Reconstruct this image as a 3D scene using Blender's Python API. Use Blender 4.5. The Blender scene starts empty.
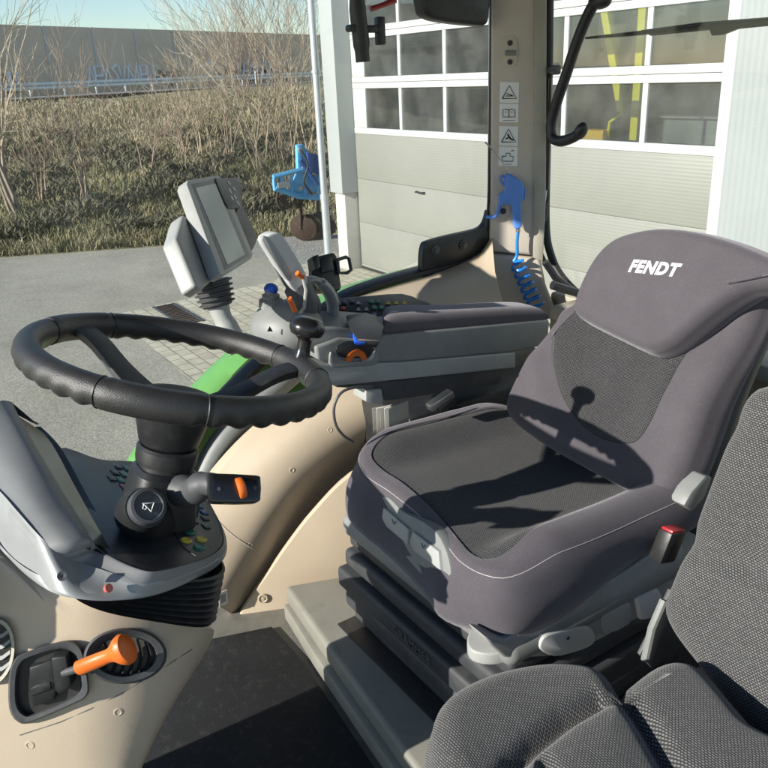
import bpy, bmesh, math, random
import numpy as np
from mathutils import Vector, Matrix
random.seed(7); rng = np.random.default_rng(7)
scene = bpy.context.scene
COL = scene.collection
PI = math.pi
# ------------------------------------------------------------------ camera model (metres; cab floor z=0, yard z=-1.7)
F_PX = 800.0
CAM = np.array([0.0, 0.0, 1.2])
def nrm(v):
    v = np.array(v, float); return v / np.linalg.norm(v)
_R = nrm([-564, -285, F_PX]); _U = -nrm([95, 2056, F_PX]); _R = nrm(_R - _U * _R.dot(_U)); _F = np.cross(_U, _R)
ROT = np.array([_R, _F, _U])            # world <- camera(x right, y down, z forward)
GZ = -1.7
def ray(px, py): return nrm(ROT @ np.array([px - 384.0, py - 384.0, F_PX]))
def P(px, py, X=None, Y=None, Z=None, D=None):
    r = ray(px, py)
    if X is not None: t = (X - CAM[0]) / r[0]
    elif Y is not None: t = (Y - CAM[1]) / r[1]
    elif Z is not None: t = (Z - CAM[2]) / r[2]
    else: t = D
    return CAM + r * t
def PL(px, py, p0, n):
    r = ray(px, py); n = nrm(n); return CAM + r * (n.dot(np.array(p0) - CAM) / n.dot(r))

# ------------------------------------------------------------------ curve helpers
def cr(pts, n=6, closed=False):
    pts = [np.array(p, float) for p in pts]; m = len(pts); out = []
    rngk = range(m) if closed else range(m - 1)
    for i in rngk:
        if closed: p0, p1, p2, p3 = pts[(i-1) % m], pts[i], pts[(i+1) % m], pts[(i+2) % m]
        else: p0, p1, p2, p3 = pts[max(i-1, 0)], pts[i], pts[i+1], pts[min(i+2, m-1)]
        for k in range(n):
            t = k / n
            out.append(.5*((2*p1)+(-p0+p2)*t+(2*p0-5*p1+4*p2-p3)*t*t+(-p0+3*p1-3*p2+p3)*t**3))
    if not closed: out.append(pts[-1])
    return out
def sm(a, b, x):
    t = min(1, max(0, (x - a) / (b - a))); return t*t*(3-2*t)

# ------------------------------------------------------------------ mesh builder
class MB:
    def __init__(s): s.bm = bmesh.new(); s.uv = None
    def merge(s, t):
        me = bpy.data.meshes.new('tmp'); t.to_mesh(me); t.free(); s.bm.from_mesh(me); bpy.data.meshes.remove(me); return s
    def box(s, c, ax, ay, az, bev=.003, seg=2):
        t = bmesh.new(); c = np.array(c, float); ax, ay, az = (np.array(v, float) for v in (ax, ay, az))
        vs = [t.verts.new(c + i*ax + j*ay + k*az) for i in (-1, 1) for j in (-1, 1) for k in (-1, 1)]
        for f in ((0,1,3,2),(4,6,7,5),(0,4,5,1),(2,3,7,6),(0,2,6,4),(1,5,7,3)): t.faces.new([vs[i] for i in f])
        bmesh.ops.recalc_face_normals(t, faces=t.faces)
        if bev > 0: bmesh.ops.bevel(t, geom=list(t.edges), offset=bev, segments=seg, profile=.5, affect='EDGES', clamp_overlap=True)
        return s.merge(t)
    def abox(s, lo, hi, bev=.003, seg=2):
        lo = np.array(lo, float); hi = np.array(hi, float); h = (hi-lo)/2
        return s.box((lo+hi)/2, (h[0],0,0), (0,h[1],0), (0,0,h[2]), bev, seg)
    def prism(s, pts, vec, bev=.003, seg=2):
        t = bmesh.new(); vec = np.array(vec, float)
        a = [t.verts.new(p) for p in pts]; b = [t.verts.new(np.array(p) + vec) for p in pts]; n = len(a)
        t.faces.new(a); t.faces.new(b[::-1])
        for i in range(n): t.faces.new([a[i], b[i], b[(i+1) % n], a[(i+1) % n]])
        bmesh.ops.recalc_face_normals(t, faces=t.faces)
        if bev > 0:
            e = [e for e in t.edges if len(e.link_faces) == 2 and e.calc_face_angle(0) > .6]
            bmesh.ops.bevel(t, geom=e, offset=bev, segments=seg, profile=.5, affect='EDGES', clamp_overlap=True)
        return s.merge(t)
    def grid(s, rows, closed_u=False, closed_v=False, uvs=None):
        R = [[s.bm.verts.new(p) for p in r] for r in rows]; nr, nc = len(R), len(R[0])
        if uvs is not None and s.uv is None: s.uv = s.bm.loops.layers.uv.new('UVMap')
        for i in range(nr if closed_v else nr-1):
            for j in range(nc if closed_u else nc-1):
                ij = [(i, j), (i, (j+1) % nc), ((i+1) % nr, (j+1) % nc), ((i+1) % nr, j)]
                try: f = s.bm.faces.new([R[a][b] for a, b in ij])
                except ValueError: continue
                if uvs is not None:
                    for l, (a, b) in zip(f.loops, ij): l[s.uv].uv = uvs[a][b]
        return R
    def tube(s, pts, r, seg=10, cap=True, flat=None):
        pts = [np.array(p, float) for p in pts]; n = len(pts)
        rs = r if hasattr(r, '__len__') else [r]*n
        tg = [nrm(pts[min(i+1, n-1)] - pts[max(i-1, 0)]) for i in range(n)]
        ref = np.array([0, 0, 1.0]) if abs(tg[0][2]) < .9 else np.array([1.0, 0, 0])
        a = nrm(np.cross(tg[0], ref)); rows = []
        for i in range(n):
            a = nrm(a - tg[i]*a.dot(tg[i])); b = np.cross(tg[i], a)
            fx, fy = flat if flat else (1, 1)
            rows.append([pts[i] + rs[i]*(fx*math.cos(2*PI*k/seg)*a + fy*math.sin(2*PI*k/seg)*b) for k in range(seg)])
        R = s.grid(rows, closed_u=True)
        if cap and seg > 2:
            s.bm.faces.new(R[0][::-1]); s.bm.faces.new(R[-1])
        return s
    def lathe(s, prof, o, axis, seg=32, sx=1., up=None):
        o = np.array(o, float); w = nrm(axis)
        ref = np.array(up if up is not None else ([0,0,1.] if abs(w[2]) < .9 else [1.,0,0]), float)
        u = nrm(np.cross(ref, w)); v = np.cross(w, u)
        rows = [[o + w*z + r*(sx*math.cos(2*PI*k/seg)*u + math.sin(2*PI*k/seg)*v) for k in range(seg)] for r, z in prof]
        R = s.grid(rows, closed_u=True)
        s.bm.faces.new(R[0][::-1]); s.bm.faces.new(R[-1]); return s
    def ell(s, c, ax, ay, az, nu=20, nv=12):
        c = np.array(c, float); ax, ay, az = (np.array(v, float) for v in (ax, ay, az)); rows = []
        for i in range(nv+1):
            ph = -PI/2 + PI*(.02 + .96*i/nv)
            rows.append([c + math.cos(ph)*(math.cos(2*PI*k/nu)*ax + math.sin(2*PI*k/nu)*ay) + math.sin(ph)*az for k in range(nu)])
        R = s.grid(rows, closed_u=True); s.bm.faces.new(R[0][::-1]); s.bm.faces.new(R[-1]); return s
    def solid(s, rows, t):
        """grid sheet with a thickness: rows of points, t = offset vector (or per-point function)"""
        n = len(rows); m = len(rows[0]); back = [[np.array(p) + np.array(t) for p in r] for r in rows]
        A = s.grid(rows); B = s.grid(back)
        for i in range(n-1):
            for j in (0, m-1): s.bm.faces.new([A[i][j], A[i+1][j], B[i+1][j], B[i][j]])
        for j in range(m-1):
            for i in (0, n-1): s.bm.faces.new([A[i][j], A[i][j+1], B[i][j+1], B[i][j]])
        return s
    def text(s, body, M, size, ext=.0005, shear=0., offset=0., align='CENTER', sp=1.):
        cu = bpy.data.curves.new('t', 'FONT'); cu.body = body; cu.size = size; cu.extrude = ext; cu.shear = shear
        cu.offset = offset; cu.space_character = sp; cu.align_x = align; cu.align_y = 'CENTER'; cu.resolution_u = 3
        o = bpy.data.objects.new('t', cu); COL.objects.link(o)
        dg = bpy.context.evaluated_depsgraph_get(); me = bpy.data.meshes.new_from_object(o.evaluated_get(dg))
        me.transform(M); s.bm.from_mesh(me); bpy.data.objects.remove(o); bpy.data.curves.remove(cu); bpy.data.meshes.remove(me); return s
    def build(s, name, mat, parent=None, ang=35, label=None, recalc=True):
        if recalc: bmesh.ops.recalc_face_normals(s.bm, faces=s.bm.faces)
        me = bpy.data.meshes.new(name); s.bm.to_mesh(me); s.bm.free()
        for p in me.polygons: p.use_smooth = True
        me.set_sharp_from_angle(angle=math.radians(ang))
        me.materials.append(mat); o = bpy.data.objects.new(name, me); COL.objects.link(o)
        # origin to the centre of the mesh
        if len(me.vertices):
            co = np.empty(len(me.vertices)*3); me.vertices.foreach_get('co', co); co = co.reshape(-1, 3)
            c = (co.min(0) + co.max(0))/2; me.transform(Matrix.Translation(-Vector(c))); loc = Vector(c)
        else: loc = Vector((0, 0, 0))
        if parent is not None:
            o.parent = parent; loc = loc - world_loc(parent)
        o.location = loc
        if label: o['label'] = label
        return o
def world_loc(o):
    l = Vector(o.location)
    while o.parent is not None: o = o.parent; l = l + Vector(o.location)
    return l
def basis(o, u, v):
    u = nrm(u); w = nrm(np.cross(u, v)); v = np.cross(w, u)
    return Matrix(((u[0], v[0], w[0], o[0]), (u[1], v[1], w[1], o[1]), (u[2], v[2], w[2], o[2]), (0, 0, 0, 1)))
def tag(o, label=None, cat=None, group=None, kind=None):
    if label: o['label'] = label
    if cat: o['category'] = cat
    if group: o['group'] = group
    if kind: o['kind'] = kind
    return o
def thing(name, label, cat, loc, group=None):
    o = bpy.data.objects.new(name, None); COL.objects.link(o); o.location = Vector(loc); o.empty_display_size = .05
    return tag(o, label, cat, group)

# ------------------------------------------------------------------ materials
def lin(r, g, b):
    f = lambda c: (c/255/12.92) if c/255 <= .04045 else ((c/255+.055)/1.055)**2.4
    return (f(r), f(g), f(b), 1)
class NT:
    def __init__(s, m): s.t = m.node_tree; s.n = s.t.nodes; s.l = s.t.links
    def add(s, ty, **k):
        n = s.n.new(ty)
        for a, b in k.items():
            if a.startswith('i_'): n.inputs[int(a[2:])].default_value = b
            else: setattr(n, a, b)
        return n
    def link(s, a, b): s.l.new(a, b)
def mat(name, col, rough=.5, metal=0., noise=.12, nscale=30., bump=0., bscale=200., spec=.5, coat=0., wear=None):
    m = bpy.data.materials.new(name); m.use_nodes = True; t = NT(m); b = t.n['Principled BSDF']
    b.inputs['Roughness'].default_value = rough; b.inputs['Metallic'].default_value = metal
    b.inputs['Specular IOR Level'].default_value = spec
    if coat: b.inputs['Coat Weight'].default_value = coat; b.inputs['Coat Roughness'].default_value = .1
    tc = t.add('ShaderNodeTexCoord'); nz = t.add('ShaderNodeTexNoise'); nz.inputs['Scale'].default_value = nscale
    nz.inputs['Detail'].default_value = 6; nz.inputs['Roughness'].default_value = .65
    geo = t.add('ShaderNodeNewGeometry')
    t.link(geo.outputs['Position'], nz.inputs['Vector'])
    cr_ = t.add('ShaderNodeValToRGB'); c = np.array(col[:3])
    cr_.color_ramp.elements[0].position = .3; cr_.color_ramp.elements[1].position = .7
    cr_.color_ramp.elements[0].color = (*np.clip(c*(1-noise), 0, 1), 1)
    cr_.color_ramp.elements[1].color = (*np.clip(c*(1+noise), 0, 1), 1)
    t.link(nz.outputs['Fac'], cr_.inputs['Fac'])
    out = cr_.outputs['Color']
    if wear is not None:        # (colour, scale, amount) dust specks and smudges
        n3 = t.add('ShaderNodeTexNoise'); n3.inputs['Scale'].default_value = wear[1]; n3.inputs['Detail'].default_value = 8
        t.link(geo.outputs['Position'], n3.inputs['Vector'])
        r3 = t.add('ShaderNodeValToRGB'); r3.color_ramp.elements[0].position = .55; r3.color_ramp.elements[1].position = .75
        r3.color_ramp.elements[0].color = (0,0,0,1); r3.color_ramp.elements[1].color = (wear[2],)*3 + (1,)
        t.link(n3.outputs['Fac'], r3.inputs['Fac'])
        mx = t.add('ShaderNodeMix', data_type='RGBA'); t.link(r3.outputs['Color'], mx.inputs['Factor'])
        t.link(out, mx.inputs['A']); mx.inputs['B'].default_value = wear[0]; out = mx.outputs['Result']
    t.link(out, b.inputs['Base Color'])
    rr = t.add('ShaderNodeMapRange'); rr.inputs['To Min'].default_value = max(.03, rough-.1); rr.inputs['To Max'].default_value = min(1, rough+.1)
    n4 = t.add('ShaderNodeTexNoise'); n4.inputs['Scale'].default_value = nscale*.4; n4.inputs['Detail'].default_value = 5
    t.link(geo.outputs['Position'], n4.inputs['Vector']); t.link(n4.outputs['Fac'], rr.inputs['Value']); t.link(rr.outputs['Result'], b.inputs['Roughness'])
    if bump:
        n2 = t.add('ShaderNodeTexNoise'); n2.inputs['Scale'].default_value = bscale; n2.inputs['Detail'].default_value = 3
        t.link(geo.outputs['Position'], n2.inputs['Vector'])
        bp = t.add('ShaderNodeBump'); bp.inputs['Strength'].default_value = bump; bp.inputs['Distance'].default_value = .002
        t.link(n2.outputs['Fac'], bp.inputs['Height']); t.link(bp.outputs['Normal'], b.inputs['Normal'])
    return m
def weave(name, thread, gap, scale, w=.5, h=.5, mortar=.12, rough=.85, bump=.4, sheen=.3):
    m = bpy.data.materials.new(name); m.use_nodes = True; t = NT(m); b = t.n['Principled BSDF']
    b.inputs['Roughness'].default_value = rough; b.inputs['Specular IOR Level'].default_value = .2
    b.inputs['Sheen Weight'].default_value = sheen; b.inputs['Sheen Roughness'].default_value = .5
    tc = t.add('ShaderNodeTexCoord'); br = t.add('ShaderNodeTexBrick'); br.offset = .5
    br.inputs['Scale'].default_value = scale; br.inputs['Brick Width'].default_value = w; br.inputs['Row Height'].default_value = h
    br.inputs['Mortar Size'].default_value = mortar; br.inputs['Mortar Smooth'].default_value = .6
    th = np.array(thread[:3]); br.inputs['Color1'].default_value = (*th*.8, 1); br.inputs['Color2'].default_value = (*np.clip(th*1.2, 0, 1), 1)
    br.inputs['Mortar'].default_value = gap
    nz = t.add('ShaderNodeTexNoise'); nz.inputs['Scale'].default_value = 25; t.link(tc.outputs['UV'], nz.inputs['Vector'])
    vm = t.add('ShaderNodeVectorMath', operation='MULTIPLY_ADD'); vm.inputs[1].default_value = (.004, .004, 0)
    t.link(nz.outputs['Color'], vm.inputs[0]); t.link(tc.outputs['UV'], vm.inputs[2]); t.link(vm.outputs[0], br.inputs['Vector'])
    n2 = t.add('ShaderNodeTexNoise'); n2.inputs['Scale'].default_value = 9; n2.inputs['Detail'].default_value = 5; t.link(tc.outputs['UV'], n2.inputs['Vector'])
    mr = t.add('ShaderNodeMapRange'); mr.inputs['To Min'].default_value = .75; mr.inputs['To Max'].default_value = 1.25; t.link(n2.outputs['Fac'], mr.inputs['Value'])
    mu = t.add('ShaderNodeVectorMath', operation='SCALE'); t.link(br.outputs['Color'], mu.inputs[0]); t.link(mr.outputs['Result'], mu.inputs['Scale'])
    t.link(mu.outputs[0], b.inputs['Base Color'])
    inv = t.add('ShaderNodeMath', operation='SUBTRACT'); inv.inputs[0].default_value = 1; t.link(br.outputs['Fac'], inv.inputs[1])
    bp = t.add('ShaderNodeBump'); bp.inputs['Strength'].default_value = bump; bp.inputs['Distance'].default_value = .0012
    t.link(inv.outputs[0], bp.inputs['Height']); t.link(bp.outputs['Normal'], b.inputs['Normal'])
    return m
def velour(name, col, noise=.12):
    m = mat(name, col, rough=.9, noise=noise, nscale=18, bump=.35, bscale=900, spec=.15, wear=((.19,.18,.175,1), 420, .22))
    b = m.node_tree.nodes['Principled BSDF']; b.inputs['Sheen Weight'].default_value = .30; b.inputs['Sheen Roughness'].default_value = .45
    b.inputs['Sheen Tint'].default_value = (.8, .78, .85, 1); return m
def glass(name, refl=.05, dust=.03, tint=(.95,.97,.96), rough=.0):
    m = bpy.data.materials.new(name); m.use_nodes = True; t = NT(m); t.n.remove(t.n['Principled BSDF']); out = t.n['Material Output']
    tr = t.add('ShaderNodeBsdfTransparent'); tr.inputs[0].default_value = (*tint, 1)
    gl = t.add('ShaderNodeBsdfGlossy'); gl.inputs['Roughness'].default_value = rough
    df = t.add('ShaderNodeBsdfDiffuse'); df.inputs[0].default_value = (.6,.58,.54,1)
    lw = t.add('ShaderNodeLayerWeight'); lw.inputs['Blend'].default_value = .5
    pw = t.add('ShaderNodeMath', operation='POWER'); pw.inputs[1].default_value = 5; t.link(lw.outputs['Facing'], pw.inputs[0])
    mr = t.add('ShaderNodeMath', operation='MULTIPLY_ADD'); mr.inputs[1].default_value = 1-refl; mr.inputs[2].default_value = refl; mr.use_clamp = True; t.link(pw.outputs[0], mr.inputs[0])
    geo = t.add('ShaderNodeNewGeometry'); nz = t.add('ShaderNodeTexNoise'); nz.inputs['Scale'].default_value = 3; nz.inputs['Detail'].default_value = 9
    t.link(geo.outputs['Position'], nz.inputs['Vector'])
    dm = t.add('ShaderNodeMapRange'); dm.inputs['From Min'].default_value = .35; dm.inputs['From Max'].default_value = .75
    dm.inputs['To Min'].default_value = dust*.5; dm.inputs['To Max'].default_value = dust*1.6; t.link(nz.outputs['Fac'], dm.inputs['Value'])
    m1 = t.add('ShaderNodeMixShader'); m2 = t.add('ShaderNodeMixShader')
    t.link(mr.outputs[0], m1.inputs[0]); t.link(tr.outputs[0], m1.inputs[1]); t.link(gl.outputs[0], m1.inputs[2])
    t.link(dm.outputs['Result'], m2.inputs[0]); t.link(m1.outputs[0], m2.inputs[1]); t.link(df.outputs[0], m2.inputs[2]); t.link(m2.outputs[0], out.inputs[0])
    return m
M = {}
M['beige'] = mat('beige_plastic', (.47,.39,.29,1), .5, noise=.05, nscale=6, bump=.12, bscale=700, wear=((.30,.25,.19,1), 9, .12))
M['beige_floor'] = mat('grey_beige_plastic', (.36,.34,.28,1), .6, noise=.1, nscale=9, bump=.2, bscale=500, wear=((.2,.18,.15,1), 30, .4))
M['pillar'] = mat('pillar_plastic', (.52,.465,.39,1), .55, noise=.05, nscale=7, bump=.15, bscale=700)
M['black'] = mat('black_plastic', (.016,.017,.018,1), .42, noise=.15, bump=.12, bscale=800, wear=((.08,.075,.07,1), 60, .2))
M['black_gloss'] = mat('black_gloss', (.012,.012,.013,1), .2, noise=.1)
M['rubber'] = mat('rubber', (.022,.022,.023,1), .7, noise=.2, bump=.15, bscale=600, wear=((.1,.09,.08,1), 40, .3))
M['mat'] = mat('floor_mat_rubber', (.010,.0105,.012,1), .85, noise=.3, nscale=14, bump=.5, bscale=350, wear=((.10,.09,.08,1), 60, .25))
M['leather'] = mat('wheel_leather', (.022,.022,.022,1), .40, noise=.15, bump=.3, bscale=900, spec=.5, wear=((.06,.058,.055,1), 35, .3))
M['dgrey'] = mat('dark_grey_plastic', (.055,.058,.062,1), .5, noise=.1, bump=.15, bscale=700, wear=((.16,.15,.14,1), 50, .15))
M['boot'] = mat('rubber_boot_dark', (.035,.038,.042,1), .6, noise=.12, bump=.15, bscale=500, wear=((.11,.10,.09,1), 25, .3))
M['mgrey'] = mat('mid_grey_plastic', (.19,.20,.195,1), .5, noise=.07, bump=.15, bscale=700, wear=((.28,.27,.25,1), 30, .2))
M['lgrey'] = mat('light_grey_plastic', (.31,.32,.31,1), .45, noise=.06, bump=.12, bscale=700, wear=((.25,.24,.21,1), 20, .2))
M['silver'] = mat('silver_plastic', (.25,.26,.262,1), .42, metal=.15, noise=.07, bump=.06, bscale=900)
M['hood'] = mat('hood_grey', (.20,.205,.205,1), .5, metal=.05, noise=.1, nscale=8, bump=.1, bscale=900, wear=((.3,.29,.27,1), 14, .12))
M['panel'] = mat('panel_black', (.02,.022,.025,1), .38, noise=.15, nscale=12, wear=((.09,.085,.08,1), 40, .3))
M['orange'] = mat('orange_plastic', (.62,.13,.018,1), .42, noise=.08, bump=.1, bscale=600)
M['red'] = mat('red_plastic', (.36,.02,.025,1), .35, noise=.06)
M['blue'] = mat('blue_plastic', (.02,.10,.55,1), .4, noise=.1)
M['hose'] = mat('blue_hose', (.015,.20,.62,1), .25, noise=.08)
M['gunblue'] = mat('gun_blue', (.10,.25,.68,1), .45, noise=.08, bump=.1)
M['steel'] = mat('steel', (.5,.5,.5,1), .35, metal=1, noise=.1)
M['green'] = mat('fender_green', (.13,.33,.085,1), .4, noise=.06, nscale=8, coat=.3)
M['screen'] = mat('lcd_off', (.31,.35,.34,1), .16, noise=.05, nscale=5, wear=((.3,.31,.3,1), 10, .3))
M['lcd'] = mat('dash_display', (.07,.078,.066,1), .15, noise=.15, nscale=12)
M['white'] = mat('white_sticker', (.78,.78,.76,1), .4, noise=.02)
M['ink'] = mat('ink', (.02,.02,.02,1), .5, noise=.02)
M['yellow'] = mat('yellow_paint', (.75,.62,.02,1), .4, noise=.06)
M['btn_green'] = mat('button_green', (.03,.16,.11,1), .4); M['btn_yel'] = mat('button_yellow', (.55,.42,.05,1), .4)
M['btn_blue'] = mat('button_blue', (.03,.09,.26,1), .4); M['btn_grey'] = mat('button_grey', (.30,.31,.32,1), .4)
M['btn_dark'] = mat('button_dark', (.035,.04,.045,1), .4)
M['velour'] = velour('seat_velour', (.076,.069,.079,1), .07)
M['velour2'] = velour('arm_velour', (.10,.09,.10,1))
M['mesh'] = weave('seat_mesh', (.070,.070,.074,1), (.009,.009,.010,1), 74, w=.32, h=.20, mortar=.055, bump=.7, sheen=.15)
M['check'] = weave('jump_seat_cloth', (.145,.145,.14,1), (.022,.022,.024,1), 86, w=.36, h=.24, mortar=.080, bump=.5, sheen=.2)
M['piping'] = mat('piping', (.34,.31,.32,1), .6)
M['glass'] = glass('cab_glass', .025, .02)
M['glass_rear'] = glass('rear_cab_glass', .025, .022)
M['pane'] = glass('workshop_glass', .09, .05, (.80,.84,.83), .0)

def scatter_rgb(nt, pos, ramp, scale, detail=8, rough=.6):
    nz = nt.add('ShaderNodeTexNoise'); nz.inputs['Scale'].default_value = scale; nz.inputs['Detail'].default_value = detail; nz.inputs['Roughness'].default_value = rough
    nt.link(pos, nz.inputs['Vector']); r = nt.add('ShaderNodeValToRGB')
    el = r.color_ramp.elements
    while len(el) < len(ramp): el.new(.5)
    for e, (p, c) in zip(el, ramp): e.position = p; e.color = (*c, 1)
    nt.link(nz.outputs['Fac'], r.inputs['Fac']); return r.outputs['Color'], nz.outputs['Fac']
def ground_mat(name, ramp, scale, bump=.5, bscale=40., fine=None, rough=.9):
    m = bpy.data.materials.new(name); m.use_nodes = True; t = NT(m); b = t.n['Principled BSDF']; b.inputs['Roughness'].default_value = rough
    g = t.add('ShaderNodeNewGeometry'); c, f = scatter_rgb(t, g.outputs['Position'], ramp, scale)
    if fine:
        c2, _ = scatter_rgb(t, g.outputs['Position'], [(.3, (.55,)*3), (.7, (1.3,)*3)], fine, 3)
        mx = t.add('ShaderNodeMix', data_type='RGBA', blend_type='MULTIPLY'); mx.inputs['Factor'].default_value = .8
        t.link(c, mx.inputs['A']); t.link(c2, mx.inputs['B']); c = mx.outputs['Result']
    t.link(c, b.inputs['Base Color'])
    nb = t.add('ShaderNodeTexNoise'); nb.inputs['Scale'].default_value = bscale; nb.inputs['Detail'].default_value = 6; t.link(g.outputs['Position'], nb.inputs['Vector'])
    bp = t.add('ShaderNodeBump'); bp.inputs['Strength'].default_value = bump; bp.inputs['Distance'].default_value = .02
    t.link(nb.outputs['Fac'], bp.inputs['Height']); t.link(bp.outputs['Normal'], b.inputs['Normal']); return m
M['asphalt'] = ground_mat('asphalt', [(.25,(.235,.218,.172)),(.5,(.32,.30,.25)),(.75,(.38,.355,.295))], .7, .3, 60, 45)
M['gravel'] = ground_mat('gravel', [(.3,(.16,.15,.13)),(.7,(.42,.40,.36))], 22, 1, 30, 60)
M['soil'] = ground_mat('bank_soil', [(.25,(.07,.062,.035)),(.45,(.15,.14,.07)),(.6,(.26,.23,.13)),(.8,(.36,.31,.2))], 1.1, 1, 6, 14)
M['road'] = ground_mat('motorway_asphalt', [(.3,(.16,.16,.16)),(.7,(.21,.21,.20))], .5, .1)
def blade_mat(name, ramp, scale):
    m = bpy.data.materials.new(name); m.use_nodes = True; t = NT(m); b = t.n['Principled BSDF']; b.inputs['Roughness'].default_value = .8
    g = t.add('ShaderNodeNewGeometry'); c, _ = scatter_rgb(t, g.outputs['Position'], ramp, scale, 6, .8); t.link(c, b.inputs['Base Color']); return m
M['grass'] = blade_mat('dry_grass_blades', [(.25,(.075,.082,.032)),(.42,(.15,.145,.065)),(.58,(.30,.26,.15)),(.8,(.48,.41,.28))], 1.3)
M['bark'] = mat('bark', (.27,.22,.17,1), .85, noise=.3, nscale=8)
M['twig'] = mat('twigs', (.42,.34,.245,1), .85, noise=.3, nscale=4)
M['twig2'] = mat('twigs_red', (.33,.245,.185,1), .85, noise=.3, nscale=4)
M['leafdry'] = mat('dark_bramble', (.135,.122,.075,1), .85, noise=.5, nscale=6)
M['wallwhite'] = mat('metal_cladding', (.36,.38,.38,1), .45, noise=.03, nscale=2)
M['plinth'] = mat('plinth_concrete', (.48,.46,.42,1), .8, noise=.08, nscale=6)
M['zinc'] = mat('zinc_pipe', (.50,.53,.55,1), .4, metal=.5, noise=.1, nscale=6)
M['frame'] = mat('white_frame', (.47,.48,.475,1), .4, noise=.03)
M['barrier'] = mat('barrier_concrete', (.62,.47,.36,1), .9, noise=.12, nscale=.4)
M['bpost'] = mat('barrier_post', (.50,.48,.46,1), .7)
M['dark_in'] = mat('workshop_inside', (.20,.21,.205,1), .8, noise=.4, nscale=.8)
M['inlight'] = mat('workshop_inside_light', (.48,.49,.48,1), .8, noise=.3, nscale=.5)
M['lblue'] = mat('implement_blue', (.12,.40,.68,1), .4, noise=.1)
M['rust'] = mat('rusty_steel', (.05,.03,.02,1), .8, noise=.4, nscale=20)
def rib_mat(name, col, per, ax=2, strength=.35, rough=.5):
    m = mat(name, col, rough, noise=.04, nscale=1.2); t = NT(m); b = t.n['Principled BSDF']
    g = t.add('ShaderNodeNewGeometry'); sx = t.add('ShaderNodeSeparateXYZ'); t.link(g.outputs['Position'], sx.inputs[0])
    mu = t.add('ShaderNodeMath', operation='MULTIPLY'); mu.inputs[1].default_value = 2*PI/per; t.link(sx.outputs[ax], mu.inputs[0])
    si = t.add('ShaderNodeMath', operation='SINE'); t.link(mu.outputs[0], si.inputs[0])
    bp = t.add('ShaderNodeBump'); bp.inputs['Strength'].default_value = strength; bp.inputs['Distance'].default_value = .004
    t.link(si.outputs[0], bp.inputs['Height']); t.link(bp.outputs['Normal'], b.inputs['Normal']); return m
M['doorpanel'] = rib_mat('door_panel', (.235,.235,.208,1), .035, 2, .12)
M['cladrib'] = rib_mat('wall_cladding_ribs', (.31,.33,.335,1), .06, 0, .35)
def paver_mat():
    m = bpy.data.materials.new('pavers'); m.use_nodes = True; t = NT(m); b = t.n['Principled BSDF']; b.inputs['Roughness'].default_value = .85
    g = t.add('ShaderNodeNewGeometry'); br = t.add('ShaderNodeTexBrick'); br.inputs['Scale'].default_value = 1; br.inputs['Brick Width'].default_value = .20
    br.inputs['Row Height'].default_value = .16; br.inputs['Mortar Size'].default_value = .010; br.inputs['Mortar Smooth'].default_value = .3
    br.inputs['Color1'].default_value = (.44,.40,.31,1); br.inputs['Color2'].default_value = (.52,.48,.38,1); br.inputs['Mortar'].default_value = (.27,.245,.18,1)
    t.link(g.outputs['Position'], br.inputs['Vector']); c, _ = scatter_rgb(t, g.outputs['Position'], [(.3,(.75,)*3),(.7,(1.15,)*3)], 3)
    mx = t.add('ShaderNodeMix', data_type='RGBA', blend_type='MULTIPLY'); mx.inputs['Factor'].default_value = 1
    t.link(br.outputs['Color'], mx.inputs['A']); t.link(c, mx.inputs['B']); t.link(mx.outputs['Result'], b.inputs['Base Color'])
    inv = t.add('ShaderNodeMath', operation='SUBTRACT'); inv.inputs[0].default_value = 1; t.link(br.outputs['Fac'], inv.inputs[1])
    bp = t.add('ShaderNodeBump'); bp.inputs['Strength'].default_value = .6; bp.inputs['Distance'].default_value = .01
    t.link(inv.outputs[0], bp.inputs['Height']); t.link(bp.outputs['Normal'], b.inputs['Normal']); return m
M['pavers'] = paver_mat()

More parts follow.
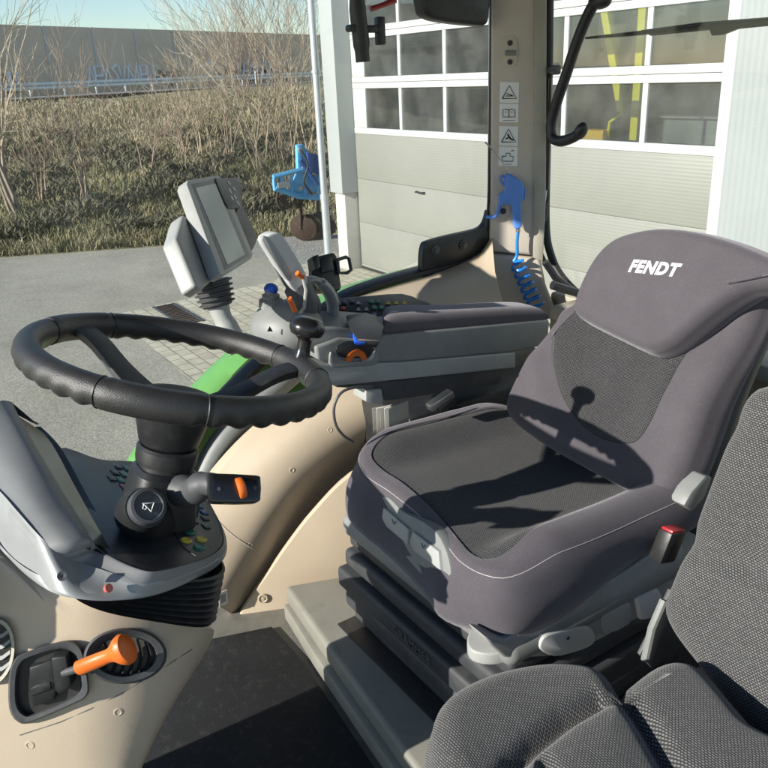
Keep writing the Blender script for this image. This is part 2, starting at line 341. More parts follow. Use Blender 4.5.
# ------------------------------------------------------------------ pillow: upholstery from a traced outline on a plane
def star(poly, c, ang):
    poly = np.array(poly); n = len(poly); d = np.array([math.cos(ang), math.sin(ang)]); best = None
    for i in range(n):
        a = poly[i]-c; e = poly[(i+1) % n]-poly[i]; den = d[0]*e[1]-d[1]*e[0]
        if abs(den) < 1e-12: continue
        t = (a[0]*e[1]-a[1]*e[0])/den; u = (a[0]*d[1]-a[1]*d[0])/den
        if t > 0 and -1e-9 <= u <= 1+1e-9 and (best is None or t > best): best = t
    return c + d*(best if best else .001)
def pillow(outline, frame, inner=None, centre=None, er=.03, ez=None, th=.08, H=None, N=144, M1=14, M2=8, bulge=.006, taper=0., dip=.003, smooth=0):
    """outline/inner: 2D polygons in frame (o,u,v,w). Returns (rows, uvs, i_inner)."""
    o, u, v, w = [np.array(x, float) for x in frame]; outline = np.array(outline)
    c = np.array(centre) if centre is not None else outline.mean(0); ez = ez if ez else (0 if callable(er) else er)
    angs = [2*PI*k/N for k in range(N)]
    A = np.array([star(outline, c, a) for a in angs])
    for _ in range(smooth): A = (np.roll(A, 1, 0)+2*A+np.roll(A, -1, 0))/4
    B = np.array([star(inner, c, a) for a in angs]) if inner is not None else c + (A-c)*.6
    tn = np.roll(A, -1, 0)-np.roll(A, 1, 0)
    for _ in range(3): tn = (np.roll(tn, 1, 0)+tn*2+np.roll(tn, -1, 0))/4
    nn = np.stack([tn[:, 1], -tn[:, 0]], 1); nn /= np.linalg.norm(nn, axis=1)[:, None]+1e-9
    era = np.array([er(*q) for q in A])[:, None] if callable(er) else er
    tpa = np.array([taper(*q) for q in A])[:, None] if callable(taper) else taper
    eza = era[:, 0]*1.15 if callable(er) else ez
    tha = np.array([th(*q) for q in A]) if callable(th) else th
    S = A - nn*era
    H = H or (lambda x, y: 0.)
    rings = []          # (2D pts, heights, uv)
    for k in range(M1+1):
        s = (k/M1) if k else .002
        p = c + (B-c)*s; rings.append((p, np.array([H(*q) for q in p]) - (dip if (k == M1 and inner is not None) else 0), p))
    ib = len(rings)-1
    for k in range(1, M2+1):
        p = B + (S-B)*(k/M2); rings.append((p, np.array([H(*q) for q in p]), p))
    hs = np.array([H(*q) for q in S]); isr = len(rings)-1
    for k in range(1, 8):
        a = k/7*PI/2; rings.append((S+nn*era*math.sin(a), hs-eza*(1-math.cos(a)), S+nn*era*a))
    for k in range(1, 7):
        f = k/6; z = hs-eza+(-tha-(hs-eza))*f
        rings.append((A+nn*(bulge*math.sin(PI*f)-tpa*f), z, S+nn*(era*PI/2+np.abs(z-(hs-eza))[:, None])))
    p = A-nn*(tpa+.02); rings.append((p, np.zeros(N)-tha-.004, p)); p = c+(A-c)*.02; rings.append((p, np.full(N, -np.max(tha)-.004), p))
    rows = [[o+u*q[0]+v*q[1]+w*h for q, h in zip(pp, hh)] for pp, hh, _ in rings]
    uvs = [[tuple(x) for x in uu] for _, _, uu in rings]
    return rows, uvs, ib, isr
def to2d(pts, frame):
    o, u, v, w = [np.array(x, float) for x in frame]
    return [np.array([(np.array(p)-o).dot(u), (np.array(p)-o).dot(v)]) for p in pts]
from mathutils.bvhtree import BVHTree
def surf(o):
    wl_ = world_loc(o); me = o.data; return BVHTree.FromPolygons([tuple(v.co + wl_) for v in me.vertices], [tuple(p.vertices) for p in me.polygons])
def hit(t_, px, py):
    p, n, i, d = t_.ray_cast(Vector(CAM), Vector(ray(px, py))); p = np.array(p); n = nrm(n)
    return p, (n if n.dot(CAM-p) > 0 else -n)
# =================================================================== SETTING
def sheet(name, poly, z, m, kind='structure'):
    b = MB(); b.bm.faces.new([b.bm.verts.new((x, y, z)) for x, y in poly]); o = b.build(name, m); tag(o, kind=kind); return o
EO = np.array([16.27, -2.09]); ED = nrm([.413, .911]); EN = nrm([.911, -.413])     # far edge of the yard, along and outward
def edge(s, t): p = EO + EN*s + ED*t; return (p[0], p[1])
sheet('asphalt_yard', [edge(0, 60), edge(0, -60), (-40, -60), (-40, 60)], GZ, M['asphalt'])
pv = [P(*q, Z=GZ) for q in ((273, 282), (150, 307), (118, 314), (143, 340), (192, 382))]
sheet('paver_strip', [(12.4, -6.9)]+[(p[0], p[1]) for p in pv]+[(3.0, -2.5), (-3, -2.5), (-3, -6.9)], GZ+.004, M['pavers'])
gv = [P(*q, Z=GZ) for q in ((240, 251), (300, 268), (360, 262))]
sheet('gravel_patch', [edge(-.1, -3.6), (13.1, -5.6), (11.5, -6.0), (11.4, -7.2), edge(-.1, -8.5)], GZ+.003, M['gravel'])
# bank behind the yard
prof = [(-1, -1.76), (-.3, -1.74), (.0, -1.70), (1., -1.58), (3, -1.35), (6, -.95), (8, -.65), (11, -.1), (14, .22), (22, .5), (30, .68), (36, .76), (60, .78), (400, .8)]
def bank_h(s, t, rough=True):
    xs = [a for a, _ in prof]; z = np.interp(s, xs, [b for _, b in prof])
    if rough and s > 0:
        k = min(1, s/2)*(1 if s < 24 else max(0, 1-(s-24)/6))
        z += k*(.12*math.sin(.9*t+1.3*math.sin(.7*s))*math.sin(.8*s+.4*t) + .09*math.sin(2.1*t+.6*s)*math.cos(1.7*s) + .05*math.sin(4.3*t-2.2*s))
    return z
b = MB(); ss = [-1, -.3, 0, .5, 1, 1.5, 2, 2.5, 3, 3.5, 4, 4.5, 5, 5.5, 6, 6.6, 7.2, 8, 9, 10, 11, 12, 13, 14, 16, 18, 20, 22, 25, 28, 31, 36, 60, 120, 400]
ts = list(np.linspace(-60, -25, 10)) + list(np.linspace(-24, 18, 110)) + list(np.linspace(20, 120, 14))
b.grid([[(*edge(s, t), bank_h(s, t)) for t in ts] for s in ss]); tag(b.build('grass_bank', M['soil'], ang=180), kind='structure')
# motorway and its furniture at the top of the bank
BA = P(0, 60, D=1); BB = P(240, 60, D=1)
def hor(px, d): r = ray(px, 90); r = r/np.hypot(r[0], r[1]); return np.array([r[0]*d, r[1]*d, 0])
W0 = hor(0, 57); W1 = hor(240, 74); WD = nrm(W1-W0); WN = nrm(np.cross(WD, [0, 0, 1]));
if WN.dot(W0) < 0: WN = -WN
def wl(a, off, z): return W0 + WD*a + WN*off + np.array([0, 0, z])
b = MB(); b.bm.faces.new([b.bm.verts.new(p) for p in (wl(-40, -13, .80), wl(70, -13, .80), wl(70, -1, .80), wl(-40, -1, .80))]); tag(b.build('motorway', M['road']), kind='structure')
nbar = thing('noise_barrier', 'long grey brown concrete noise barrier with sprayed writing along the motorway', 'noise barrier', wl(10, 0, .8))
b = MB()
for k in range(-9, 19): b.box(wl(k*4.+2, 0, 2.85), WD*1.985, WN*.08, (0, 0, 2.05), .01, 1)
b.build('panel_wall', M['barrier'], nbar)
for k in range(-9, 20): MB().box(wl(k*4., -.09, 2.85), WD*.06, WN*.05, (0, 0, 2.08), .01, 1).build('post', M['bpost'], nbar)
gp_, gd_ = mat('graffiti_paint', (.75, .75, .78, 1), .6), mat('graffiti_dark', (.05, .05, .07, 1), .6)
for a0, a1 in ((-2.0, 1.0), (7., 13.5), (18.5, 21.), (23.6, 30)):          # sprayed lettering: strokes on the wall face
    a = a0; b = MB()
    while a < a1:
        w_ = random.uniform(.5, .8); z0 = 1.25; z1 = random.uniform(2.2, 2.6)
        st = random.choice([[(0,0),(0,1),(1,1),(1,.5),(0,.5)], [(0,0),(.5,1),(1,0)], [(1,1),(0,.8),(1,.35),(0,0)], [(0,1),(0,0),(1,0),(1,1)], [(0,1),(.5,0),(1,1)], [(1,1),(0,1),(0,0),(1,0),(1,.5)]])
        b.tube([wl(a+w_*x, -.12, z0+(z1-z0)*y) for x, y in st], .11, 5); a += w_+.12
    b.build('graffiti', gp_, nbar)
for a0, a1 in ((-2.2, 1.2), (13.8, 16.5), (20.2, 31)):
    a = a0; b = MB()
    while a < a1:
        b.box(wl(a, -.085, random.uniform(1.3, 1.8)), WD*random.uniform(.25, .5), WN*.004, (0, 0, random.uniform(.15, .6)), 0); a += random.uniform(.35, .6)
    b.build('graffiti_backing', gd_, nbar)
gr = thing('guardrail', 'galvanised guardrail along the near side of the motorway', 'guardrail', wl(10, -12.4, .8))
b = MB(); b.box(wl(15, -12.4, 1.22), WD*50, WN*.04, (0, 0, .07), .02); b.build('rail', M['zinc'], gr)
b = MB()
for k in range(-12, 30): b.box(wl(k*2., -12.3, 1.05), WD*.05, WN*.03, (0, 0, .2), .005)
b.build('posts', M['zinc'], gr)['kind'] = 'stuff'
g2 = thing('guardrail', 'galvanised guardrail close under the noise barrier', 'guardrail', wl(10, -1.6, .8))
MB().box(wl(15, -1.6, 1.45), WD*50, WN*.04, (0, 0, .12), .02).build('rail', M['zinc'], g2)
for (px, a) in ((138, 8.6), (198, 15.4)):
    t = thing('delineator_post', 'white delineator post %s' % ('on the motorway verge below the sprayed writing' if px == 138 else 'on the motorway verge nearer the thicket'), 'marker post', wl(a, -12.9, .8))
    MB().box(wl(a, -12.9, 1.35), WD*.06, WN*.04, (0, 0, .55), .01).build('post', M['frame'], t); MB().box(wl(a, -12.9, 1.75), WD*.063, WN*.043, (0, 0, .1), 0).build('black_band', M['ink'], t)
# ---- grass blades and brambles
def blades(name, n, srange, m, hmin, hmax, wmul=1., clump=None):
    V = []; Fc = []
    for i in range(n):
        s = srange[0] + (srange[1]-srange[0])*random.random()**1.3; d = 0
        r = ray(random.uniform(-25, 345) if i % 4 else random.uniform(-420, 420), 200); t = None
        # position along the bank inside the visible wedge
        k = r[:2]/np.hypot(*r[:2]); q = (EO.dot(EN)+s)/k.dot(EN); p = k*q; t = (p-EO).dot(ED)
        if clump and math.sin(1.7*t+.5)*math.sin(1.3*s+1) + .5*math.sin(3.1*t+2*s) < clump: continue
        z = bank_h(s, t)-.02; h = random.uniform(hmin, hmax)*(1 if s < 12 else 1.25); a = random.uniform(0, 2*PI); w = random.uniform(.006, .014)*wmul*(1+s*.05)
        lean = random.uniform(.1, .9)*h; la = random.uniform(0, 2*PI); dx, dy = math.cos(a)*w, math.sin(a)*w; lx, ly = math.cos(la)*lean, math.sin(la)*lean
        j = len(V); V += [(p[0]-dx, p[1]-dy, z), (p[0]+dx, p[1]+dy, z), (p[0]+dx*.7+lx*.35, p[1]+dy*.7+ly*.35, z+h*.6), (p[0]-dx*.7+lx*.35, p[1]-dy*.7+ly*.35, z+h*.6), (p[0]+lx, p[1]+ly, z+h*.85)]
        Fc += [(j, j+1, j+2, j+3), (j+3, j+2, j+4)]
    me = bpy.data.meshes.new(name); me.from_pydata(V, [], Fc); me.materials.append(m); o = bpy.data.objects.new(name, me); COL.objects.link(o); return tag(o, kind='stuff')
M['straw'] = blade_mat('straw_blades', [(.25,(.12,.108,.06)),(.42,(.25,.215,.13)),(.58,(.38,.325,.21)),(.8,(.52,.45,.33))], .6)
blades("dry_grass", 34000, (.05, 9.5), M["grass"], .08, .30)
blades("straw_grass", 32000, (6.5, 22), M['straw'], .10, .32)
blades("bramble_cover", 33000, (.8, 10.5), M['leafdry'], .06, .42, 2.6, .05)
# ---- bare trees and shrubs
def branch(mbt, mbb, p, d, L, r, lev, maxlev, spread, first=False, up=.25, kids=(3, 5)):
    n = 5; pts = [p]; q = p.copy(); dd = d.copy()
    for i in range(n):
        dd = nrm(dd + rng.normal(0, .10, 3) + np.array([0, 0, up*.12])); q = q + dd*(L/n); pts.append(q)
    rs = [max(.0035, r*(1-.62*i/n)) for i in range(n+1)]
    (mbt if lev == 0 and first else mbb).tube(pts, rs, 5 if lev < 1 else 3, cap=False)
    if lev >= maxlev: return
    for k in range(rng.integers(*kids)+ (1 if lev == 0 else 0)):
        i = int(rng.integers(1 if lev else 2, n+1)); a = nrm(pts[i]-pts[i-1]); o = nrm(np.cross(a, rng.normal(0, 1, 3)))
        nd = nrm(a + o*spread*rng.uniform(.6, 1.2) + np.array([0, 0, up*.5]))
        branch(mbt, mbb, pts[i], nd, L*rng.uniform(.5, .75), rs[i]*.62, lev+1, maxlev, spread, up=up, kids=kids)
def bank_xy(px, s):
    r = ray(px, 200); k = r[:2]/np.hypot(*r[:2]); q = (EO.dot(EN)+s)/k.dot(EN); p = k*q; t = (p-EO).dot(ED); return np.array([p[0], p[1], bank_h(s, t)-.05])
def bare(name, label, cat, px, s, stems, H, r, mt, group=None, spread=.7, lev=3, fan=.25, up=.3, kids=(3, 5)):
    o = bank_xy(px, s); t = thing(name, label, cat, o, group); a, c = MB(), MB()
    for k in range(stems):
        d = nrm([rng.normal(0, fan), rng.normal(0, fan), 1]); branch(a, c, o + np.array([rng.normal(0, .05*stems**.5), rng.normal(0, .05*stems**.5), 0]), d, H*rng.uniform(.4, .6), r*rng.uniform(.7, 1.2), 0, lev, spread, True, up, kids)
    a.build('trunk', M['bark'] if r > .03 else mt, t, recalc=False); c.build('branches', mt, t, recalc=False)
bare('bare_tree', 'slim bare tree with several pale stems, leftmost on the bank', 'tree', 14, 2.6, 4, 6.2, .055, M['twig'], fan=.2, spread=.65, kids=(3, 5))
bare('bare_sapling', 'low bare sapling right of the leftmost tree trunk, before the straw coloured grass', 'sapling', 46, 3.6, 3, 2.6, .022, M['twig2'])
bare('bare_sapling', 'reddish bare sapling in the middle of the bank, tallest of the thin ones', 'sapling', 88, 3.2, 4, 3.6, .025, M['twig2'], fan=.2)
bare('bare_sapling', 'small bare sapling standing alone on the straw coloured slope above the tablet screen', 'sapling', 152, 5.5, 4, 2.6, .018, M['twig2'], spread=.9)
bare('bare_sapling', 'thin reddish sapling just left of the terminal screen top, by the bare thicket', 'sapling', 190, 7.5, 5, 3.2, .018, M['twig2'], spread=.9)
for k, (px, s, H, lab) in enumerate(((212, 8.0, 3.2, 'leftmost and lowest bare bush of the thicket'), (236, 7.0, 4.2, 'second bare bush from the left in the thicket'), (262, 5.2, 5.6, 'tall pale bare bush in the middle of the thicket'),
        (284, 5.8, 6.0, 'bare bush above the blue implement, tallest of the thicket'), (303, 4.8, 5.8, 'bare bush against the workshop downpipe, rightmost of the thicket'))):
    bare('bare_bush', lab, 'bush', px, s, 8, H, .019, M['twig'] if k % 2 == 0 else M['twig2'], 'bare bushes of the thicket', fan=.24, spread=.62, lev=3, kids=(2, 5))

# =================================================================== WORKSHOP
YF, YD = -6.3, -6.6
ws = thing('workshop_building', 'white metal clad workshop with a wide glazed sectional door', 'building', (8, -6.8, GZ))
MB().abox((10.75, YF-3, GZ+1.2), (11.12, YF, 5.5), .006).build('corner_pilaster', M['wallwhite'], ws)
MB().abox((10.79, YF-3, GZ), (11.08, YF-.06, GZ+1.195), .006).build('pilaster_plinth', M['plinth'], ws)
MB().abox((11.122, YF-14, GZ), (11.3, YF-.25, 5.5), .004).build('end_wall', M['wallwhite'], ws)
MB().abox((-6, YF-.3, GZ), (4.30, YF-.02, 5.5), .006).build('front_wall', M['cladrib'], ws)
MB().abox((4.302, YF-.36, GZ), (4.42, YF-.04, 5.5), .004).build('door_jamb', M['frame'], ws)
MB().abox((4.42, YF-.3, 3.4), (10.75, YF-.02, 5.5), .006).build('lintel_wall', M['cladrib'], ws)
b = MB(); b.tube([(11.36, YF-.02, 5.5), (11.36, YF-.02, -.6)], .055, 14); b.build('downpipe', M['zinc'], ws)
b = MB(); b.tube([(11.36, YF-.02, -.6), (11.36, YF-.02, GZ)], .062, 14); b.tube([(11.36, YF-.02, -.56), (11.36, YF-.02, -.64)], .07, 14); b.build('downpipe_base', M['zinc'], ws)
b = MB(); b.tube([(11.36, YF-.02, 1.24), (11.36, YF-.02, 1.28)], .068, 14); b.build('pipe_bracket', M['zinc'], ws)
door = MB(); xs = [10.50, 9.52, 8.53, 7.50, 6.46, 5.40, 4.44]
def dbox(x0, x1, z0, z1, y0=YD-.03, y1=YD+.03, bev=.006): door.abox((min(x0, x1), y0, z0), (max(x0, x1), y1, z1), bev)
rails = [(.37, .455), (1.0, 1.075), (1.079, 1.155), (1.66, 1.735), (1.739, 1.815), (2.32, 2.395), (2.399, 2.475), (3.0, 3.39)]
for z0, z1 in rails: dbox(4.42, 10.75, z0, z1)
gaps = [(.455, 1.0), (1.155, 1.66), (1.815, 2.32), (2.475, 3.0)]
for z0, z1 in gaps:
    for i, x in enumerate(xs):
        w_ = .10 if i in (0, 6) else .032
        dbox(x-w_, x+w_, z0+.001, z1-.001, YD-.026, YD+.026)
    dbox(10.6, 10.75, z0+.001, z1-.001, YD-.024, YD+.024)
door = door.build('sectional_door', M['frame'], ws)
b = MB(); z = .368
for k in range(4):
    z0 = max(GZ, z-.66); b.abox((4.42, YD-.03, z0+.003), (10.75, YD+.022, z), .004); z = z0
b.build('door_panels', M['doorpanel'], ws)
for z0, z1 in gaps:
    for i in range(6):
        MB().abox((xs[i+1]+.03, YD-.006, z0-.004), (xs[i]-.03, YD+.006, z1+.004), 0).build('window_pane', M['pane'], door)
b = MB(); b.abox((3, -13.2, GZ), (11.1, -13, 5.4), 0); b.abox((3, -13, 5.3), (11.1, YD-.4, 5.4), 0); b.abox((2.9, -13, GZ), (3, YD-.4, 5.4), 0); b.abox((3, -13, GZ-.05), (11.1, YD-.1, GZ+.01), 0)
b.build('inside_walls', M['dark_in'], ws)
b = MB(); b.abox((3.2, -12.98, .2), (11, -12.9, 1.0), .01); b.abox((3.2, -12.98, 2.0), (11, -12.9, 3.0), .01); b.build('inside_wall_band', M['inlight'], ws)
# yellow machine inside, seen through the panes
ym = thing('yellow_machine', 'yellow loader mast standing inside the workshop behind the door panes', 'machine', (6.6, -7.6, GZ))
def yp(px, py): return P(px, py, Y=-7.5)
b = MB()
for A, B_ in (((607, 10), (624, 112)), ((646, 5), (636, 140))):
    p, q = yp(*A), yp(*B_); p = p + (p-q)*.6; q2 = q.copy(); q2[2] = GZ; b.box((p+q)/2, (.05, 0, 0), (0, .06, 0), (q-p)/2, .006)
b.build('mast', M['yellow'], ym)
b = MB(); b.tube([yp(624, 112), yp(610, 122), yp(607, 140)], .02, 8); b.build('hook_bar', M['yellow'], ym)
b = MB(); p = yp(598, 136); b.box(p, (.16, 0, 0), (0, .1, 0), (0, 0, .075), .02); q = yp(590, 143); b.box(q, (.2, 0, 0), (0, .12, 0), (0, 0, .03), .01); b.build('motor_block', mat('orange_yellow', (.75, .42, .02, 1), .4), ym)
b = MB(); b.abox((5.6, -8.3, GZ), (7.3, -7.3, .28), .05); b.build('base_frame', M['dgrey'], ym)
b = MB(); b.abox((4.42, YD-.03, GZ+.006), (10.75, YD+.028, GZ+.05), .006); b.build('door_seal', M['rubber'], ws)
b = MB(); b.tube([(9.0, YD+.03, -.35), (9.0, YD+.07, -.35), (9.16, YD+.07, -.35), (9.16, YD+.03, -.35)], .012, 8); b.build('door_handle', M['black'], ws)
# yard drain
dp = P(178, 314, Z=GZ); dr = thing('drain_grate', 'rusty slotted drain grate set in the pavers', 'drain grate', dp)
d0, d1 = P(163, 305, Z=GZ+.01), P(193, 323, Z=GZ+.01); dv = nrm(d1-d0); dn = np.cross([0, 0, 1], dv); b = MB(); L = np.linalg.norm(d1-d0)
for s in (-1, 1): b.box((d0+d1)/2+dn*.14*s, dv*L/2, dn*.02, (0, 0, .008), .003)
b.build('grate_frame', M['dgrey'], dr); b = MB()
for k in range(14): b.box(d0+dv*L*(k+.5)/14, dv*L/60, dn*.12, (0, 0, .006), .002)
b.build('grate_bars', M['rust'], dr)
# blue implement
im = thing('blue_cultivator', 'light blue cultivator with rusty discs parked beside the workshop', 'implement', P(300, 226, Z=GZ))
IX = 13.3
def ip(px, py, X=IX): return P(px, py, X=X)
b = MB()
for x0 in (0, .5):
    b.tube([ip(275, 188, IX+x0), ip(298, 196, IX+x0), ip(325, 198, IX+x0)], .06, 6); b.tube([ip(273, 177, IX+x0), ip(300, 170, IX+x0), ip(325, 168, IX+x0)], .045, 6)
for px in (274, 282, 291, 305, 318): b.tube([ip(px, 179-(px-274)*.15), ip(px+1, 190+(px-274)*.12)], .04, 6)
b.build('frame', M['lblue'], im, ang=50)
b = MB(); b.prism([ip(*q) for q in ((297, 145), (303, 144), (309, 152), (312, 175), (322, 178), (325, 190), (296, 196), (292, 186), (298, 172))], (.10, 0, 0), .02); b.build('headstock', M['lblue'], im)
b = MB(); b.tube(cr([ip(301, 150, IX-.2), ip(308, 165, IX-.25), ip(304, 182, IX-.2), ip(312, 194, IX-.1)], 4), .022, 6); b.build('hydraulic_hose', M['rubber'], im)
for q in ((300, 150), (304, 168), (300, 188), (316, 183)): MB().lathe([(.05, 0), (.05, .03), (.001, .03)], ip(*q, IX-.01), (-1, 0, 0), 6).build('bolt', M['zinc'], im)
b = MB(); b.box(ip(284, 185, IX-.05), (.01, 0, 0), (0, .12, 0), (0, 0, .05), 0); b.build('decal', M['frame'], im)
for px in (278, 287, 296): MB().tube(cr([ip(px, 192), ip(px-1, 200), ip(px+2, 208)], 3), .028, 6).build('tine', M['rust'], im)
b = MB(); b.prism([ip(*q, IX-.15) for q in ((307, 152), (322, 156), (323, 176), (310, 172))], (.05, 0, 0), .01); b.tube([ip(300, 160, IX-.1), ip(318, 185, IX-.1)], .04, 8); b.build('hydraulic_plate', mat('deep_blue', (.02, .07, .25, 1), .4), im)
for px in (302, 308, 315, 322):
    c = ip(px, 212, IX+.1); r = .26; MB().lathe([(.03, -.05), (r*.6, -.03), (r, .0), (r*.98, .012), (r*.5, .0), (.03, -.02)], (c[0], c[1], GZ+r), (.6, -.6, .2), 24).build('disc', M['rust'], im)
b = MB(); b.tube([ip(300, 196), np.array([ip(302, 212)[0]+.1, ip(302, 212)[1], GZ+.25])], .04, 6); b.tube([ip(318, 197), np.array([ip(320, 212)[0]+.1, ip(320, 212)[1], GZ+.25])], .04, 6); b.build('disc_arm', M['rust'], im)
# =================================================================== CAB SHELL
cab = thing('tractor_cab', 'open tractor cab with beige trim, dark floor mat and green rear fender', 'tractor cab', (.97, -.6, 0))
MB().abox((.10, -1.62, -.06), (1.72, .55, -.004), .01).build('floor', mat('floor_sheet', (.15,.145,.125,1), .7, noise=.15, bump=.2, bscale=400, wear=((.09,.08,.07,1), 25, .5)), cab)
b = MB(); pts = [(.2, .3), (1.42, .3), (1.47, -.30), P(228, 641, Z=0)[:2], P(207, 668, Z=0)[:2], P(290, 632, Z=0)[:2], P(312, 668, Z=0)[:2], P(367, 768, Z=0)[:2], (.2, -.50)]
b.prism([(p[0], p[1], 0) for p in [(.2,.3),(1.40,.3),(1.44,-.33),(1.50,-.455),(1.455,-.59),(1.30,-.592),(.2,-.495)]], (0, 0, .006), .002); b.build('floor_mat', M['mat'], cab)
# seat platform
pb = [P(289, 628, Z=0), P(311, 668, Z=0), P(367, 768, Z=0)]
b = MB(); f = lambda z: [np.array([1.465-z*.05, -.628, z]), np.array([1.27, -.602-z*.1, z]), np.array([.2, -.50-z*.1, z]), np.array([.2, -1.5, z]), np.array([1.40-z*.05, -1.5, z]), np.array([1.40-z*.05, -.80, z])]
lo, mid, hi = f(.002), f(.05), f(.10)
b.prism(lo, (0, 0, .046), .008); b.prism([p*np.array([.997, 1, 1])-np.array([0, .006, 0]) for p in mid], (0, 0, .05), .012, 3); b.build('seat_platform', mat('platform_plastic', (.20,.195,.165,1), .6, noise=.1, nscale=9, bump=.2, bscale=500, wear=((.13,.12,.10,1), 22, .5)), cab)
b = MB(); b.abox((.4, -1.4, .098), (1.26, -.66, .104), .003); b.build('seat_base_tray', M['black'], cab)
# fairing over the wheel arch
C0 = [(180, 545, 1.60), (195, 505, 1.61), (215, 470, 1.62), (256, 427, 1.62), (300, 398, 1.62), (360, 368, 1.62), (440, 348, 1.62)]
C1 = [(197, 590, 1.56), (222, 540, 1.552), (250, 494, 1.545), (285, 452, 1.535), (325, 420, 1.525), (385, 392, 1.51), (455, 372, 1.50)]
C15 = [(222, 608, 1.545), (252, 560, 1.535), (275, 524, 1.527), (305, 486, 1.518), (345, 452, 1.505), (400, 420, 1.49), (465, 395, 1.48)]
C2 = [(246, 622, 1.63), (274, 580, 1.62), (297, 545, 1.615), (324, 510, 1.61), (364, 474, 1.60), (418, 444, 1.59), (480, 418, 1.58)]
rows = [cr([P(x, y, X=X) for x, y, X in c], 5) for c in (C0, C1, C15, C2)]
rows = [list(r) for r in zip(*[cr(c, 5) for c in zip(*rows)])]
b = MB(); b.solid(rows, (.02, 0, -.005)); b.build('wheel_arch_fairing', M['beige'], cab, ang=60)
b = MB(); b.tube([r_[6]+np.array([-.0006, 0, 0]) for r_ in rows], .0011, 6); b.build('fairing_seam', M['pillar'], cab)
sx = cr([P(*q, X=1.52)+np.array([-.004, 0, .0]) for q in ((228, 479), (245, 456), (272, 428), (300, 403))], 5)
# corner panel with screw cap (vertical, facing forwards and inwards)
p0 = np.array([1.553, -.553, 0]); nP = nrm([-.9, .40, .0])
def cp(x, y, o=0): return PL(x, y, p0 + nP*o, nP)
b = MB(); b.prism([cp(*q) for q in cr([np.array(q, float) for q in ((238, 618), (252, 596), (268, 574), (288, 545), (313, 513), (350, 476), (400, 450))], 4) + [np.array(q) for q in ((470, 470), (440, 600), (300, 640), (285, 618))]], -nP*.02, .003); b.build('corner_panel', M['beige'], cab)
c = cp(263, 598, .001); b = MB(); b.lathe([(.0125, 0), (.0125, .003), (.010, .004), (.009, .002), (.004, .002), (.0035, .004), (.001, .004)], c, nP, 28); b.build('screw_cap', M['beige'], cab)
fob = [o for o in cab.children if o.name.startswith('wheel_arch_fairing')][0]; ft_ = surf(fob)
p, n = hit(ft_, 223, 598); vv = nrm(np.array([0, 0, 1.])-n*n[2]); uu = np.cross(vv, n)
b = MB(); b.box(p+n*.001, uu*.011, vv*.021, n*.0005, 0); lb_ = b.build('type_label', M['white'], cab)
b = MB(); b.box(p+n*.0017, uu*.0065, vv*.013, n*.0003, 0); b.build('type_label_print', M['btn_grey'], lb_)
for q in ((292, 470), (330, 430), (250, 545)):
    p, n = hit(ft_, *q); b = MB(); b.lathe([(.006, -.001), (.006, .0005), (.0048, .0012), (.004, .0002), (.0005, .0002)], p, n, 20); b.build('screw_cap', M['beige'], cab)
# strips along the lower edge of the side window: grey inner trim, black seal, green fender outside
def ribbon(curve, w, X, name, m, lift=.02, n=6):
    pts = cr([P(x, y, X=X) for x, y in curve], n); rows = []
    for i, p in enumerate(pts):
        t = nrm(pts[min(i+1, len(pts)-1)]-pts[max(i-1, 0)]); s = nrm(np.cross([1, 0, 0], t)); 
        if s[2] < 0: s = -s
        rows.append([p+s*w*.5+np.array([.0, 0, 0]), p+np.array([-lift, 0, 0])+s*w*.25, p+np.array([-lift, 0, 0])-s*w*.25, p-s*w*.5])
    b = MB(); b.solid(rows, (.03, 0, 0)); return b.build(name, m, cab, ang=50)
seal = [(165, 495), (196, 434), (224, 400), (254, 370), (290, 338), (331, 308), (352, 295), (385, 283), (420, 273), (455, 264), (486, 250)]
ribbon(seal, .022, 1.68, 'window_seal', M['black'], .012)
ribbon([(196, 505), (218, 455), (246, 420), (278, 388), (318, 355), (350, 334), (385, 319)], .055, 1.665, 'window_inner_trim', M['mgrey'], .015)
fl_ = cr([P(x, y, X=1.80) for x, y in ((80, 540), (128, 458), (152, 428), (184, 393), (224, 354), (264, 324), (302, 303), (341, 287), (388, 273.5), (431, 262.5), (500, 240))], 6)
fr_ = cr([P(x, y, X=1.715) for x, y in ((110, 545), (152, 470), (182, 431), (213, 396), (245, 362), (281, 331), (318, 306), (346, 290), (390, 276), (432, 265), (500, 243))], 6)
rows = [[r_ + np.array([-.004, 0, -.02]), r_, r_*.5+l_*.5+np.array([0, 0, .006]), l_, l_ + np.array([.012, 0, -.012]), l_ + np.array([.02, 0, -.06]), l_ + np.array([.03, 0, -.30])] for l_, r_ in zip(fl_, fr_)]
b = MB(); b.solid(rows, (0, -.01, -.012)); b.build('green_fender', M['green'], cab, ang=60)
# side and rear glass
sg = [(1.70, y, z) for y, z in ((.50, .10), (-.35, .20), (-.55, .40), (-.72, .56), (-.95, .68), (-1.2, .73), (-1.40, .77), (-1.50, .80), (-1.56, .85), (-1.56, 1.58), (.30, 1.58))]
b = MB(); b.prism(sg, (.005, 0, 0), 0); b.build('side_window_glass', M['glass'], cab)
b = MB(); b.prism([(x, -1.625, z) for x, z in ((1.70, .60), (1.70, .75), (1.70, 1.58), (.15, 1.58), (.15, .60))], (0, -.005, 0), 0); b.build('rear_window_glass', M['glass_rear'], cab)
